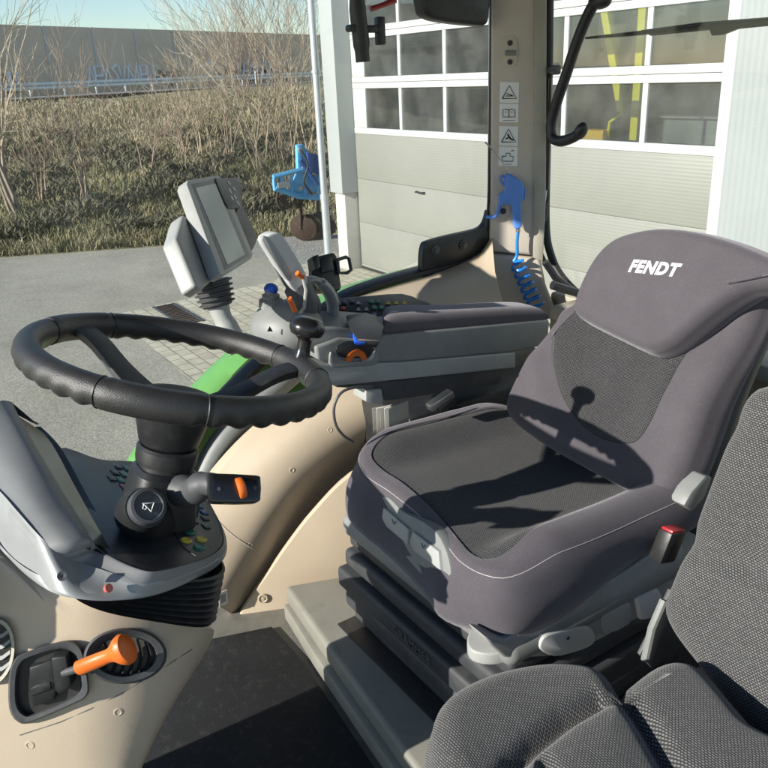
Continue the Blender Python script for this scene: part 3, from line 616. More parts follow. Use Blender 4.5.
# hinge plate of the side window
def hp(x, y, o=0): return P(x, y, X=1.672-o)
b = MB(); b.prism([hp(*q) for q in cr([(424, 246), (430, 241), (452, 235), (478, 229), (486, 222), (490, 210), (492, 238), (484, 253), (464, 263), (440, 271), (424, 278), (422, 262)], 3, True)], (.02, 0, 0), .005); b.build('window_hinge_plate', M['black'], cab)
for q in ((435, 250), (463, 245)):
    b = MB(); b.lathe([(.013, 0), (.013, .004), (.008, .006), (.0075, .011), (.001, .011)], hp(*q, -.0), (-1, 0, 0), 24); b.build('bolt', M['dgrey'], cab)
b = MB(); b.tube(cr([hp(*q) for q in ((491.5, -40), (490.5, 60), (489.5, 150), (488.5, 200), (486, 228))], 4), .0035, 8); b.build('side_window_edge', M['black'], cab)
# rear pillar
nQ = nrm([-.8, .6, 0]); q0 = np.array([1.645, -1.46, .9])
def qp(x, y, o=0): return PL(x, y, q0 + nQ*o, nQ)
b = MB(); b.prism([qp(*q) for q in ((491, -60), (489, 252), (542, 257), (545, 200), (546, -60))], -nQ*.09, .012, 3); b.build('rear_pillar', M['pillar'], cab)
b = MB(); b.prism([qp(*q, .003) for q in ((489, 254), (541, 259), (546, 285), (560, 320), (470, 320), (480, 290))], -nQ*.10, .012, 3); b.build('rear_pillar_foot', M['pillar'], cab)
b = MB(); b.prism([qp(*q, .006) for q in ((534, -60), (533, 258), (543, 262), (546, 200), (547, -60))], -nQ*.03, .004); b.build('pillar_edge_trim', M['beige_floor'], cab)
# ledge under the side window behind the arm rest (sunlit)
A_ = cr([P(*q, X=1.66) for q in ((325, 312), (352, 299), (400, 284), (440, 272), (478, 255), (492, 238))], 4)
B_ = cr([P(*q, X=1.55) for q in ((340, 335), (370, 318), (410, 306), (445, 296), (475, 285), (495, 272))], 4)
D_ = cr([P(*q, X=1.50) for q in ((350, 360), (385, 345), (420, 330), (455, 320), (485, 315), (505, 310))], 4)
b = MB(); b.solid([list(x) for x in zip(A_, B_, D_)], (.015, 0, -.01)); b.build('window_ledge', M['beige'], cab, ang=80)
# lower rear wall and left corner behind the seat
b = MB(); b.abox((.15, -1.66, 0), (1.6, -1.60, .60), .01); b.abox((.15, -1.60, .56), (1.5, -1.5, .60), .01); b.build('rear_wall', M['beige_floor'], cab)
# wiring, levers behind the arm rest
b = MB(); b.abox((1.31, -1.45, .1), (1.52, -.90, .50), .02); b.build('side_locker', M['black'], cab)
b = MB(); b.tube([P(552, 285, X=1.5), P(575, 292, X=1.48), P(600, 300, X=1.45)], .012, 8); b.tube([P(545, 262, X=1.53), P(556, 278, X=1.52), P(572, 290, X=1.5)], .010, 8); b.build('latch_mechanism', M['black'], cab)
# stickers on the pillar
sq = thing('warning_sticker', 'strip of four white pictogram warning stickers on the rear pillar', 'sticker', qp(508, 125))
cells = [((500, 82), (519, 82.5), (518.6, 103), (499.6, 102.5)), ((499.6, 103.5), (518.6, 104), (518.2, 122.5), (499.3, 122)), ((499.3, 126), (518.2, 126.5), (517.7, 146), (498.9, 145.5)), ((498.9, 146.5), (517.7, 147), (517.2, 166), (498.4, 165.5))]
for i, cl in enumerate(cells):
    pn = MB().prism([qp(*q, .0015) for q in cl], -nQ*.001, 0).build('sticker', M['white'], sq)
    cx = sum(q[0] for q in cl)/4; cy = sum(q[1] for q in cl)/4; b = MB()
    lp = lambda pts, r=.0011, cx=cx, cy=cy: b.tube([qp(cx+x, cy+y, .002) for x, y in pts], r, 5)
    if i in (0, 2):
        lp([(-7, 6), (0, -7), (7, 6), (-7, 6)], .0014)
        if i == 0: lp([(-4, 3.5), (4, 3.5)]); lp([(-3, 1), (0, 2), (3, 3)])
        else: lp([(-1, -2), (2, 3), (5, 4)], .0022); lp([(-3, 3), (1, 1)], .0018)
    elif i == 1:
        lp([(0, -3), (0, 4)]); lp([(0, -3), (-3, -4), (-6, -3), (-6, 4), (0, 4), (6, 4), (6, -3), (3, -4), (0, -3)]); lp([(2, -1), (4, -1)], .0007); lp([(-4, -1), (-2, -1)], .0007); lp([(-6, 7.5), (6, 7.5)], .0006)
    else:
        lp([(-6, 0), (-2, 0), (-2, -3), (2, -3), (2, 0), (5, 0), (5, 5), (-6, 5), (-6, 0)]); lp([(3, -5), (6, -6)]); lp([(-5, 8), (4, 8)], .0006)
    b.build('pictogram', M['ink'], pn)
# fittings on the pillar
b = MB(); b.prism([qp(*q, .004) for q in cr([(503, 40), (511, 36), (517, 41), (517, 62), (511, 68), (503, 63)], 3, True)], -nQ*.004, .001); b.build('belt_anchor_plate', M['pillar'], cab)
for q in ((510, 43), (510, 62)): MB().lathe([(.0065, 0), (.0065, .003), (.001, .003)], qp(*q, .004), nQ, 16).build('screw_hole', M['ink'], cab)
b = MB(); b.tube([qp(505, 53, .012), qp(516, 53, .014)], .006, 8); b.build('belt_loop', M['mgrey'], cab)
b = MB(); b.prism([qp(*q, .008) for q in cr([(496, 196), (502, 195), (508, 198), (510, 214), (503, 218), (497, 214)], 3, True)], -nQ*.008, .003); b.build('gun_hook', M['pillar'], cab)
MB().lathe([(.008, 0), (.008, .003), (.001, .003)], qp(503, 211, .008), nQ, 16).build('screw_hole', M['ink'], cab)
# rear window frame, strut, handle, wiper
YR = -1.60
def rp(x, y, o=0): return P(x, y, Y=YR+o)
b = MB(); b.tube(cr([rp(*q) for q in ((550, -60), (549, 60), (547, 150), (546, 225), (551, 255), (562, 277), (585, 300), (610, 318))], 6), .011, 10); b.build('rear_window_frame', M['black'], cab)
b = MB(); b.tube(cr([rp(*q, .01) for q in ((542, -60), (541, 60), (539, 150), (538, 235), (545, 262), (560, 288))], 6), .006, 8); b.build('rear_window_seal', mat('seal_greenish', (.10,.12,.10,1), .5), cab)
st = MB(); st.tube([rp(549, 78, .035), rp(546, 190, .035)], .0085, 14); st = st.build('gas_strut', M['black_gloss'], cab)
b = MB(); b.tube([rp(546, 190, .035), rp(543, 212, .035)], .0035, 10); b.build('strut_rod', M['steel'], st)
b = MB(); b.tube([rp(530, 217, .04), rp(545, 217, .035)], .010, 12); b.prism([rp(*q, .03) for q in ((540, 206), (550, 201), (549, 214), (541, 236), (538, 226))], (0, .02, 0), .003); b.build('strut_bracket', M['black'], st)
hd = MB(); hd.tube(cr([rp(*q, .06) for q in ((603, -4), (597, 0), (588, 15), (577, 42), (566, 75), (556, 105), (551, 125), (553, 138), (562, 141), (574, 137), (582, 131))], 6), [.0135]*61, 12)
hd.ell(rp(600, 1, .06), (.03, 0, 0), (0, .022, 0), (0, 0, .018)); hd.ell(rp(581, 131, .06), (.012, 0, .008), (0, .018, 0), (-.012, 0, .02)); hd.build('window_handle', M['black'], cab)
b = MB(); b.box(rp(551, 70, .03), (.018, 0, 0), (0, .02, 0), (0, 0, .012), .005); b.lathe([(.007, 0), (.007, .02), (.001, .02)], rp(554, 70, .045), (0, 1, 0), 16); b.build('handle_bracket', M['black'], cab)
wp = thing('rear_wiper', 'black wiper arm resting across the top of the rear window', 'wiper', P(680, 28, Y=-1.68))
def wpp(x, y): return P(x, y, Y=-1.67)
b = MB(); b.tube([wpp(586, 38), wpp(620, 35), wpp(700, 27), wpp(900, 8)], [.004, .007, .009, .010], 8, flat=(1, .7)); b.build('wiper_blade', M['rubber'], wp)
b = MB(); b.prism([wpp(*q) for q in ((640, 30), (700, 22), (768, 17), (860, 8), (860, 18), (768, 26), (737, 29), (722, 35), (711, 36), (709, 30), (650, 36))], (0, -.012, 0), .003); b.build('wiper_arm', M['black'], wp)
# parts under the roof at the top of the picture
b = MB(); b.tube(cr([P(*q, X=1.66) for q in ((356, -60), (357, 0), (361, 40), (363, 62))], 5), [.017]*6+[.019]*6+[.0165]*4, 14); b.lathe([(.008, -.02), (.008, .0), (.001, .001)], P(353, 28, X=1.65), (-1, 0, 0), 14)
b.box(P(372, 29, X=1.66), (0, -.018, 0), (0, 0, .008), (.008, 0, 0), .003); b.box(P(380, 31, X=1.66), (0, -.010, 0), (0, 0, .03), (.010, 0, 0), .004); b.build('window_latch_bar', M['black'], cab)
b = MB(); b.tube([P(371, 9, X=1.67), P(383, 5, X=1.67), P(393, 1, X=1.67), P(392, -20, X=1.67)], [.006, .006, .010, .008], 10); b.build('red_release_lever', mat('dark_red', (.30, .02, .02, 1), .4), cab)
b = MB(); b.prism([P(*q, X=1.63) for q in cr([(426, -40), (425, 5), (431, 17), (450, 22), (478, 25), (488, 24), (491, 10), (492, -40)], 3, True)], (.05, 0, 0), .012, 3); b.build('roof_speaker_housing', M['black'], cab)
b = MB(); b.abox((.68, .52, -.5), (1.25, 2.6, .60), .08, 4); b.build('bonnet', M['green'], cab)
# roof overhead, left rear fender box and left rear post (beside and behind the passenger seat)
b = MB(); b.abox((.12, -1.75, 1.58), (1.82, .30, 1.66), .02); b.build('roof', M['dgrey'], cab)
b = MB(); b.abox((.06, -1.60, 0), (.12, -.46, .46), .03, 3); b.build('left_fender_panel', M['beige'], cab)
b = MB(); b.abox((.06, -1.60, .46), (.16, -1.46, 1.578), .02, 3); b.build('left_rear_post', M['pillar'], cab)

# =================================================================== FRONT CONSOLE
con = thing('front_console', 'beige front console with oval air vent and orange lever', 'console', (.95, -.1, 0))
XC = .905
b = MB(); b.abox((.95, .0, .595), (1.20, .12, .69), .03, 3); b.build('sun_block', M['dgrey'], con)  # unseen block added to keep the sun off the upper console
def conX(px): d = 105-px; return XC + .0008*(math.sqrt(d*d+35*35)+d)/2 - .0008*6
edgepx = [(214, 630), (213, 637), (210, 644), (206, 652), (199, 664), (181, 692), (162, 724), (142, 766), (122, 812), (100, 870), (70, 950)]
topx = {-120: 560, -60: 520, -20: 505, 15: 535, 45: 568, 75: 588, 100: 594, 130: 603, 160: 614}
ecr = cr([np.array(q, float) for q in edgepx], 3); rows = []
for i, (e, y) in enumerate(ecr):
    r = []; f = i/(len(ecr)-1)
    for n_, fpx in enumerate((-120, -60, -20, 15, 45, 75, 100, 130, 160)):
        x_ = fpx if n_ < 6 else 75+(fpx-75)*(min(e, 214)-75)/(214-75) if e > 95 else e-22+2*(n_-5)
        if n_ < 6 and x_ > e-25: x_ = e-25-(5-n_)*6
        yy = topx[fpx] + (950-topx[fpx])*f**1.2
        r.append(P(x_, yy, X=conX(x_) + .08*sm(.14, .0, f)*sm(60, 5, fpx)))
    x0 = x_
    for k in (.4, .75, .93, 1.):
        px = x0+(e-x0)*k; y0 = 614+(950-614)*f**1.2
        r.append(P(px, y0+(y-y0)*k, X=conX(px)+.035*k*k+.02*sm(.8, 1, k)))
    l = r[-1]; r += [l+np.array([.04, .02, 0]), l+np.array([.16, .06, 0]), l+np.array([.28, .25, 0])]; rows.append(r)
rows = [[p + np.array([.10, .02, .0]) for p in rows[0]], [p + np.array([.010, .003, .002]) for p in rows[0]]] + rows
b = MB(); b.grid(rows); cbody = b.build('console_body', M['beige'], con, ang=60); ct_ = surf(cbody)
pv_, nv_ = hit(ct_, 125, 656); pg_, ng_ = hit(ct_, 48, 682); ps_, ns_ = hit(ct_, 4, 650)
def pln(p, n, x, y, o): return PL(x, y, p+n*(o+.003), n)
def fitn(a, b_, c):
    A, B, C_ = (hit(ct_, *q)[0] for q in (a, b_, c)); n = nrm(np.cross(B-A, C_-A)); return (A+B+C_)/3, (n if n.dot(CAM-A) > 0 else -n)
pv_, nv_ = fitn((95, 650), (158, 650), (125, 680)); pg_, ng_ = fitn((12, 690), (86, 660), (60, 715)); ps_, ns_ = fitn((2, 630), (2, 680), (12, 655))
nC, c0 = nv_, pv_
def cq(x, y, o=0): return pln(c0, nC, x, y, o)
def ellpx(cx, cy, rx, ry, rot=0, n=48, o=0):
    rr = math.radians(rot); return [cq(cx+rx*math.cos(a)*math.cos(rr)-ry*math.sin(a)*math.sin(rr), cy+rx*math.cos(a)*math.sin(rr)+ry*math.sin(a)*math.cos(rr), o) for a in np.linspace(0, 2*PI, n, endpoint=False)]
v = MB(); v.grid([ellpx(125, 656, 42, 28, -3, o=-.004), ellpx(125, 656, 41.5, 28, -3, o=.006), ellpx(125, 656, 39, 26, -3, o=.010), ellpx(125, 656, 32, 21, -3, o=.008), ellpx(125, 656, 29.5, 19, -3, o=.002), ellpx(125, 656, 29, 18.5, -3, o=-.02)], closed_u=True)
v = v.build('air_vent', M['dgrey'], con, ang=40)
b = MB(); b.bm.faces.new([b.bm.verts.new(p) for p in ellpx(125, 656, 29.5, 19, -3, o=-.0005)]); b.build('vent_cavity', M['ink'], v)
for k in range(6):
    x = 104+k*8.2; h = 18*math.sqrt(max(.05, 1-((x-125)/30)**2)); m_ = MB()
    pts = [(x-1, -h), (x+2.5, -h*.3), (x+2.5, h*.3), (x-1, h)]; rows = [[cq(q, 656+dy, .001), cq(q+3.4, 656+dy, .007)] for q, dy in cr([np.array(p) for p in pts], 4)]
    m_.solid(rows, -nC*.0015); m_.build('slat', M['black'], v)
nC, c0 = ns_, ps_
b = MB(); m_ = b.bm.faces.new([b.bm.verts.new(p) for p in ellpx(-6, 652, 18, 30, 8, o=.002)]); b = b.build('side_vent', M['ink'], con)
vr = MB(); vr.grid([ellpx(-6, 652, 21, 34, 8, o=-.002), ellpx(-6, 652, 20, 33, 8, o=.006), ellpx(-6, 652, 17, 29, 8, o=.004), ellpx(-6, 652, 17, 29, 8, o=-.0)], closed_u=True); vr.build('vent_ring', M['beige_floor'], b)
for k in range(4): MB().solid([[cq(-16, 636+k*11, .003), cq(-16, 640+k*11, .005)], [cq(2, 634+k*11, .003), cq(2, 638+k*11, .005)], [cq(10, 628+k*11, .003), cq(10, 632+k*11, .005)]], -nC*.001).build('vent_fin', M['mgrey'], b)
nC, c0 = ng_, pg_
gate = [(9, 676), (14, 660), (26, 652), (62, 641), (76, 643), (84, 655), (89, 686), (86, 697), (74, 704), (32, 722), (18, 722), (9, 708)]
gate = cr([np.array(q, float) for q in gate], 3, True); gc = np.mean(gate, 0)
def gr_(s, o): return [cq(*(gc+(q-gc)*s), o) for q in gate]
g = MB(); g.grid([gr_(1., -.004), gr_(1., .006), gr_(.96, .010), gr_(.84, .009), gr_(.79, .003), gr_(.77, -.012)], closed_u=True); g = g.build('lever_gate', M['dgrey'], con, ang=40)
b = MB(); b.bm.faces.new([b.bm.verts.new(p) for p in gr_(.8, -.0)]); b.build('gate_well', M['ink'], g)
b = MB(); b.prism([cq(*q, .010) for q in ((28, 668), (52, 660), (56, 690), (54, 702), (32, 708))], -nC*.02, .004); b.prism([cq(*q, .017) for q in ((50, 658), (66, 656), (71, 688), (58, 696), (54, 690))], -nC*.03, .004); b.prism([cq(*q, .0125) for q in ((30, 688), (50, 682), (51, 690), (31, 697))], -nC*.02, .002); b.build('gate_block', M['black'], g)
b = MB(); b.tube([cq(64, 673, .014), cq(80, 668, .024)], .0052, 12); b.build('lever_shaft', M['dgrey'], g)
la, lb = cq(78, 668.5, .024), cq(123, 650, .034); lv = nrm(lb-la)
b = MB(); L = np.linalg.norm(lb-la); b.lathe([(.0085, 0), (.0098, .002), (.0095, L*.50), (.0088, L*.68), (.0105, L*.78), (.0178, L*.93), (.0205, L*1.02), (.019, L*1.1), (.012, L*1.15), (.001, L*1.16)], la, lv, 28, sx=.85); b.build('orange_lever', M['orange'], g)
b = MB(); b.tube([hit(ct_, *q)[0]+hit(ct_, *q)[1]*.0003 for q in ((20, 735), (60, 722), (90, 709), (120, 694), (150, 676), (175, 660), (192, 649))], .0007, 6); b.build('trim_seam', M['dgrey'], con)
for q in ((30, 745), (118, 712)):
    p, n = hit(ct_, *q); b = MB(); b.lathe([(.006, -.001), (.006, .0006), (.0045, .001), (.004, .0002), (.0005, .0002)], p, n, 20); b.build('screw_cap', M['beige'], con)

# =================================================================== INSTRUMENT PANEL
ins = thing('instrument_panel', 'grey hooded instrument cluster with small display and button pads under the steering wheel', 'instrument panel', (.97, -.22, .6))
tP = .36; nI = nrm([0, -tP, 1]); i0 = np.array([.985, -.245, .64])
def iq(x, y, o=0): return PL(x, y, i0 + nI*o, nI)
top = [(58, 448), (100, 459), (132, 461), (162, 468), (190, 484), (210, 505), (221, 528), (223, 544), (209, 556), (189, 563), (166, 569), (147, 571), (122, 562), (100, 549), (84, 522), (62, 490)]
top = cr([np.array(q, float) for q in top], 4, True)
b = MB(); b.prism([iq(*q) for q in top], -nI*.006, .002, 3); b.build('button_fascia', M['panel'], ins, ang=30)
def q3(c): return cr([P(x, y, X=X) for x, y, X in c], 5)
E_ = [(12, 402, 1.26), (22, 422, 1.20), (48, 467, 1.08), (73, 508, .98), (92, 540, .895)]
B_c = [(-60, 440, 1.20), (-30, 467, 1.13), (0, 496, 1.035), (20, 519, .965), (47, 548, .90)]
R_c = [(-60, 500, 1.20), (-30, 520, 1.12), (0, 545, 1.0), (30, 576, .92), (58, 594, .86)]
EE = q3(E_)
tail = [((100, 549), (78, 566), (88, 600)), ((122, 562), (106, 577), (116, 600.5)), ((147, 571), (138, 585), (142, 598)), ((166, 570), (166, 582), (167, 591)), ((189, 564), (192, 573), (194, 579)), ((209, 557), (213, 563), (215, 567)), ((223, 545), (225, 549), (225, 553)), ((221, 528), (223, 531), (223, 534)), ((206, 500), (208, 502), (208, 505))]
eL = cr([P(x, y, X=X) for x, y, X in E_] + [iq(*t_[0], .0005) for t_ in tail], 5)
bL = cr([P(x, y, X=X) for x, y, X in B_c] + [iq(*t_[1], -.014) for t_ in tail], 5)
rL = cr([P(x, y, X=X) for x, y, X in R_c] + [iq(*t_[2], -.030) for t_ in tail], 5)
rows = []
for i_, (e, b2) in enumerate(zip(eL, bL)):
    k = 1-sm(14, 26, i_); m1 = e*.86+b2*.14+np.array([-.004, .004, .010])*k+np.array([0, 0, .0015]); m2 = e*.45+b2*.55+np.array([-.012, .004, .012])*k
    rows.append(cr([e, m1, m2, b2], 5))
b = MB(); b.solid(rows, (.002, .005, -.010)); b.build('hood', M['hood'], ins, ang=70)
rows = []
for i_, (b2, r_) in enumerate(zip(bL, rL)):
    k = 1-sm(14, 30, i_); a_ = b2 + np.array([-.0015, -.001, .001])
    rows.append(cr([a_, b2*.55+r_*.45+np.array([-.006, -.002, .004])*(.35+.65*k), r_, r_ + np.array([.03, .01, .004])], 5))
b = MB(); b.solid(rows, (.008, .0, .004)); b.build('hood_rim', M['silver'], ins, ang=70)
c = P(62, 576, X=.853); b = MB(); b.lathe([(.0055, -.004), (.0055, .001), (.004, .001), (.001, -.001)], c, (-.7, .1, .5), 20); b.build('rim_screw', M['dgrey'], ins)
c = iq(109, 588, -.0145); b = MB(); b.lathe([(.005, -.004), (.005, .0005), (.001, .001)], c, (-.7, -.4, .5), 20); b.build('rim_lamp', mat('lamp_red', (.45, .10, .07, 1), .4), ins)
Lq = [(40, 424, 1.255), (60, 445, 1.19), (84, 488, 1.075), (103, 522, .98), (120, 551, .89), (126, 566, .855)]
LL = q3(Lq)
rows = [[e*(1-k)+l*k + np.array([0, .012*(k > 0)*(k < 1), -.004]) for k in (0, .06, .94, 1)] for e, l in zip(EE, LL)]
b = MB(); b.grid(rows); b.build('display_surround', M['panel'], ins, ang=30)
rows = [[e*(1-k)+l*k + np.array([0, .009, .0045]) for k in (.10, .94)] for e, l in list(zip(EE, LL))[3:23]]
b = MB(); b.grid(rows); b.build('display', M['lcd'], ins)
b = MB(); b.prism((EE[0], EE[0]*.5+LL[0]*.5+np.array([0, .02, .012]), LL[0], EE[2]*.4+LL[2]*.6), (0.004, .004, -.002), .001); b.build('hood_cheek', M['hood'], ins)
def pad(px, py, w, h, m, rot=0, name='button', H=.0016):
    c = iq(px, py, H/2); a = math.radians(rot); u = np.array([math.cos(a), math.sin(a), 0]); u = nrm(u - nI*u.dot(nI)); v_ = np.cross(nI, u)
    o_ = MB().box(c, u*w, v_*h, nI*H/2, .0005).build(name, m, ins)
    b_ = MB(); b_.box(c+nI*H*.52, u*w*.28, v_*h*.12, nI*.0001, 0); b_.box(c+nI*H*.52, u*w*.07, v_*h*.45, nI*.0001, 0); b_.build('symbol', M['btn_grey'], o_)
for i, (x, y) in enumerate(((118, 466), (127, 468), (115, 472), (124, 474), (112, 478), (121, 480))): pad(x, y, .011, .005, M['btn_green'] if i % 2 else M['btn_dark'], 0)
pad(124, 487, .012, .004, mat('pad_red', (.30, .03, .06, 1), .4), 0)
for x, y, m_ in ((195, 500, 'orange'), (199, 506, 'btn_blue'), (204, 512, 'btn_blue'), (193, 513, 'btn_dark'), (205, 518, 'btn_dark'), (194, 521, 'btn_dark'), (206, 526, 'btn_dark')): pad(x, y, .008, .0045, M[m_])
for x, y, m_ in ((190, 533, 'btn_green'), (186, 541, 'btn_yel'), (201, 540, 'btn_yel'), (199, 548, 'btn_green')):
    c = iq(x, y); b = MB(); b.lathe([(.008, 0), (.008, .0015), (.006, .003), (.0045, .0024), (.001, .0024)], c, nI, 22); b.build('round_button', M[m_], ins)
b = MB(); b.tube(cr([iq(*q, .0006) for q in ((172, 524), (182, 545), (196, 556))], 5), .0007, 6); b.build('pad_outline', M['dgrey'], ins)
# bellows boot under the panel
bo = MB(); rows = []; vI = np.cross(nI, [1., 0, 0])
for k in range(33):
    f = k/32; off = (.0, .0035, .0, -.0035)[k % 4]; hx, hy = .125-.008*f+off, .099-.002*f+off
    cc = i0 + np.array([.004, .020, 0]) - nI*(.020+.060*f)
    rows.append([cc + np.array([1., 0, 0])*hx*np.sign(math.cos(a))*abs(math.cos(a))**.5 + vI*hy*np.sign(math.sin(a))*abs(math.sin(a))**.5 + np.array([0, 0, .30*f*hy*np.sign(math.sin(a))*abs(math.sin(a))**.5]) for a in np.linspace(0, 2*PI, 64, endpoint=False)])
bo.grid(rows, closed_u=True); bo.build('bellows_boot', M['black'], ins, ang=25)

# =================================================================== STEERING
wc = np.array([.977, -.312, .857]); wn = nrm([-.038, -.273, .961]); wa = nrm(np.cross(wn, [0, 1, 0])); wb = np.cross(wn, wa)
def wr(deg, r, h=0): a = math.radians(deg); return wc + r*(math.cos(a)*wa+math.sin(a)*wb) + wn*h
col = thing('steering_column', 'black steering column with horn button and switch stalk', 'steering column', wc-wn*.3)
def sqring(h, rx, ry, e=.6, n=40): return [wc+wn*h+wa*rx*np.sign(math.cos(a))*abs(math.cos(a))**e+wb*ry*np.sign(math.sin(a))*abs(math.sin(a))**e for a in np.linspace(0, 2*PI, n, endpoint=False)]
b = MB(); R_c = b.grid([sqring(-.31, .047, .05), sqring(-.235, .046, .049), sqring(-.232, .043, .046), sqring(-.226, .043, .046), sqring(-.223, .045, .048), sqring(-.165, .041, .043), sqring(-.152, .039, .041), sqring(-.146, .034, .036)], closed_u=True); b.bm.faces.new(R_c[-1]); b.build('column_tube', M['black'], col, ang=30)
b = MB(); b.lathe([(.034, -.150), (.034, -.140), (.040, -.138), (.041, -.132), (.041, -.118), (.038, -.114), (.02, -.113)], wc, wn, 40); b.build('column_collar', M['black'], col, ang=30)
b = MB(); b.box(wc-wn*.19+wb*.047-wa*.0, wa*.018, wb*.006, wn*.03, .004); b.build('tilt_latch', M['dgrey'], col)
hb = P(147, 507, X=.915); ha = nrm([-.72, -.10, .52])
b = MB(); b.tube([wc-wn*.235, hb-ha*.03, hb-ha*.004], [.040, .033, .026], 24); b.build('column_housing', M['black'], col)
b = MB(); b.lathe([(.024, -.02), (.024, .004), (.0225, .008), (.0185, .009), (.0175, .006), (.0165, .006), (.001, .007)], hb, ha, 36); hbn = b.build('horn_button', M['dgrey'], col)
Mh = basis(hb+ha*.0078, PL(160, 511, hb, ha)-PL(140, 504, hb, ha), np.cross(ha, PL(160, 511, hb, ha)-PL(140, 504, hb, ha)))
b = MB(); b.tube([Mh @ Vector(p) for p in ((-.008, 0, 0), (-.003, .002, 0), (.005, .006, 0), (.005, -.006, 0), (-.003, -.002, 0), (-.008, 0, 0))], .0009, 6); b.tube([Mh @ Vector(p) for p in ((-.006, -.001, 0), (-.006, -.006, 0), (-.002, -.006, 0), (-.002, -.002, 0))], .0008, 6); b.build('horn_symbol', M['white'], hbn)
s0, s1, s2 = wc-wn*.17, P(205, 485, X=.90), P(222, 487, X=.872)
b = MB(); b.tube(cr([s0, P(190, 492, X=.93), P(205, 484, X=.90), s2], 5), [.022]*5+[.019]*5+[.015]*6, 18); sk = b.build('indicator_stalk', M['dgrey'], col)
n_s = nrm(CAM-P(233, 488, X=.86)); n_s = nrm(n_s + np.array([0, -.25, .1])); p_s = P(233, 488, X=.855)
def sp(x, y, o=0): return PL(x, y, p_s+n_s*o, n_s)
b = MB(); b.prism([sp(*q) for q in cr([(209, 475), (214, 473), (256, 475), (261, 479), (261, 497), (256, 502), (216, 502), (211, 498)], 2, True)], -n_s*.022, .003); b.build('switch_box', M['black_gloss'], sk)
b = MB(); b.lathe([(.003, -.0045), (.0135, -.0045), (.0145, -.003), (.0145, .003), (.0135, .0045), (.003, .0045)], sp(240, 488.5, -.005), np.cross(n_s, [0, 0, 1]), 28); b.build('orange_thumbwheel', M['orange'], sk)
for q in ((219, 489), (255, 488)): MB().lathe([(.0025, 0), (.0025, .0008), (.0005, .0008)], sp(*q), n_s, 12).build('screw', M['dgrey'], sk)
sw = thing('steering_wheel', 'black three spoke steering wheel with a round spinner knob', 'steering wheel', wc)
rows = []; NT_ = 240
for i in range(NT_):
    th = 360*i/NT_; a = math.radians(th); rad = math.cos(a)*wa+math.sin(a)*wb; row = []
    for k in range(20):
        ph = 2*PI*k/20; g_ = max(0, -math.sin(ph)*.8+.3*math.cos(ph)); in_grip = 0 if min(abs((th-x+180) % 360-180) for x in (90, 210, 330)) < 16 else 1
        r = .0166 + in_grip*g_*.0024*math.cos(math.radians(th*40)) + (0 if in_grip else .0008)
        row.append(wc + rad*(.185 + r*math.cos(ph)) + wn*(r*1.08*math.sin(ph)))
    rows.append(row)
b = MB(); b.grid(rows, closed_u=True, closed_v=True); b.build('rim', M['leather'], sw, ang=60)
for th in (72, 108, 192, 228, 312, 348):
    a = math.radians(th); rad = math.cos(a)*wa+math.sin(a)*wb
    b = MB(); b.tube([wc+rad*(.185+.0168*math.cos(p))+wn*.0183*math.sin(p) for p in np.linspace(0, 2*PI, 25)], .0009, 5, cap=False); b.build('rim_seam', M['ink'], sw)
for th in (90, 210, 330):
    a = math.radians(th); rad = math.cos(a)*wa+math.sin(a)*wb; tg = np.cross(wn, rad); pts = [(.03, -.066, .028), (.06, -.055, .023), (.10, -.036, .019), (.14, -.013, .018), (.172, -.002, .019), (.185, 0, .016)]
    pts = cr([np.array(p) for p in pts], 4); rows = [[wc+rad*r+wn*(h+.006)-tg*w_, wc+rad*r+wn*(h+.008)-tg*w_*.6, wc+rad*r+wn*(h+.008)+tg*w_*.6, wc+rad*r+wn*(h+.006)+tg*w_, wc+rad*r+wn*(h-.006)+tg*w_*.8, wc+rad*r+wn*(h-.006)-tg*w_*.8] for r, h, w_ in pts]
    b = MB(); R_s = b.grid(rows, closed_u=True); b.bm.faces.new(R_s[0]); b.bm.faces.new(R_s[-1]); b.build('spoke', M['dgrey'] if th == 210 else M['black'], sw, ang=40)  # left spoke coloured lighter grey to stand for the sunlight on it
b = MB(); b.lathe([(.036, -.112), (.040, -.108), (.050, -.070), (.056, -.055), (.052, -.045), (.03, -.040), (.001, -.039)], wc, wn, 40); b.build('hub', M['black'], sw)
kb = wr(93, .185, .015)
b = MB(); b.lathe([(.013, 0), (.011, .006), (.0095, .014), (.0105, .026), (.015, .031), (.0225, .034), (.0258, .041), (.0255, .048), (.021, .055), (.012, .059), (.001, .060)], kb, wn, 32); b.build('spinner_knob', M['black_gloss'], sw)
# =================================================================== DRIVER SEAT
ds = thing('driver_seat', 'large purple grey velour driver seat with black mesh centre on a rubber suspension', 'driver seat', (.97, -.95, .104))
ct = math.radians(3.5); cf = ((.955, -.86, .50), (1, 0, 0), (0, math.cos(ct), math.sin(ct)), (0, -math.sin(ct), math.cos(ct)))
out = cr([np.array(q) for q in ((.270, -.25), (.296, -.12), (.301, .0), (.292, .09), (.255, .155), (.19, .180), (.10, .183), (.02, .188), (-.06, .200), (-.13, .218), (-.195, .225), (-.240, .195), (-.256, .10), (-.254, -.05), (-.245, -.25), (-.15, -.29), (.15, -.29))], 6, True)
inn = cr([np.array(q) for q in ((.215, -.22), (.252, -.1), (.266, .0), (.258, .085), (.228, .138), (.17, .146), (.10, .148), (.02, .158), (-.05, .174), (-.12, .192), (-.175, .198), (-.196, .17), (-.186, .06), (-.172, -.05), (-.155, -.20), (0, -.26))], 6, True)
ERC = lambda x, y: .022 + .022*sm(-.10, -.22, x)*sm(.24, .14, y)
TPC = lambda x, y: .022 - .042*sm(.10, .16, y)*sm(-.21, -.12, x)
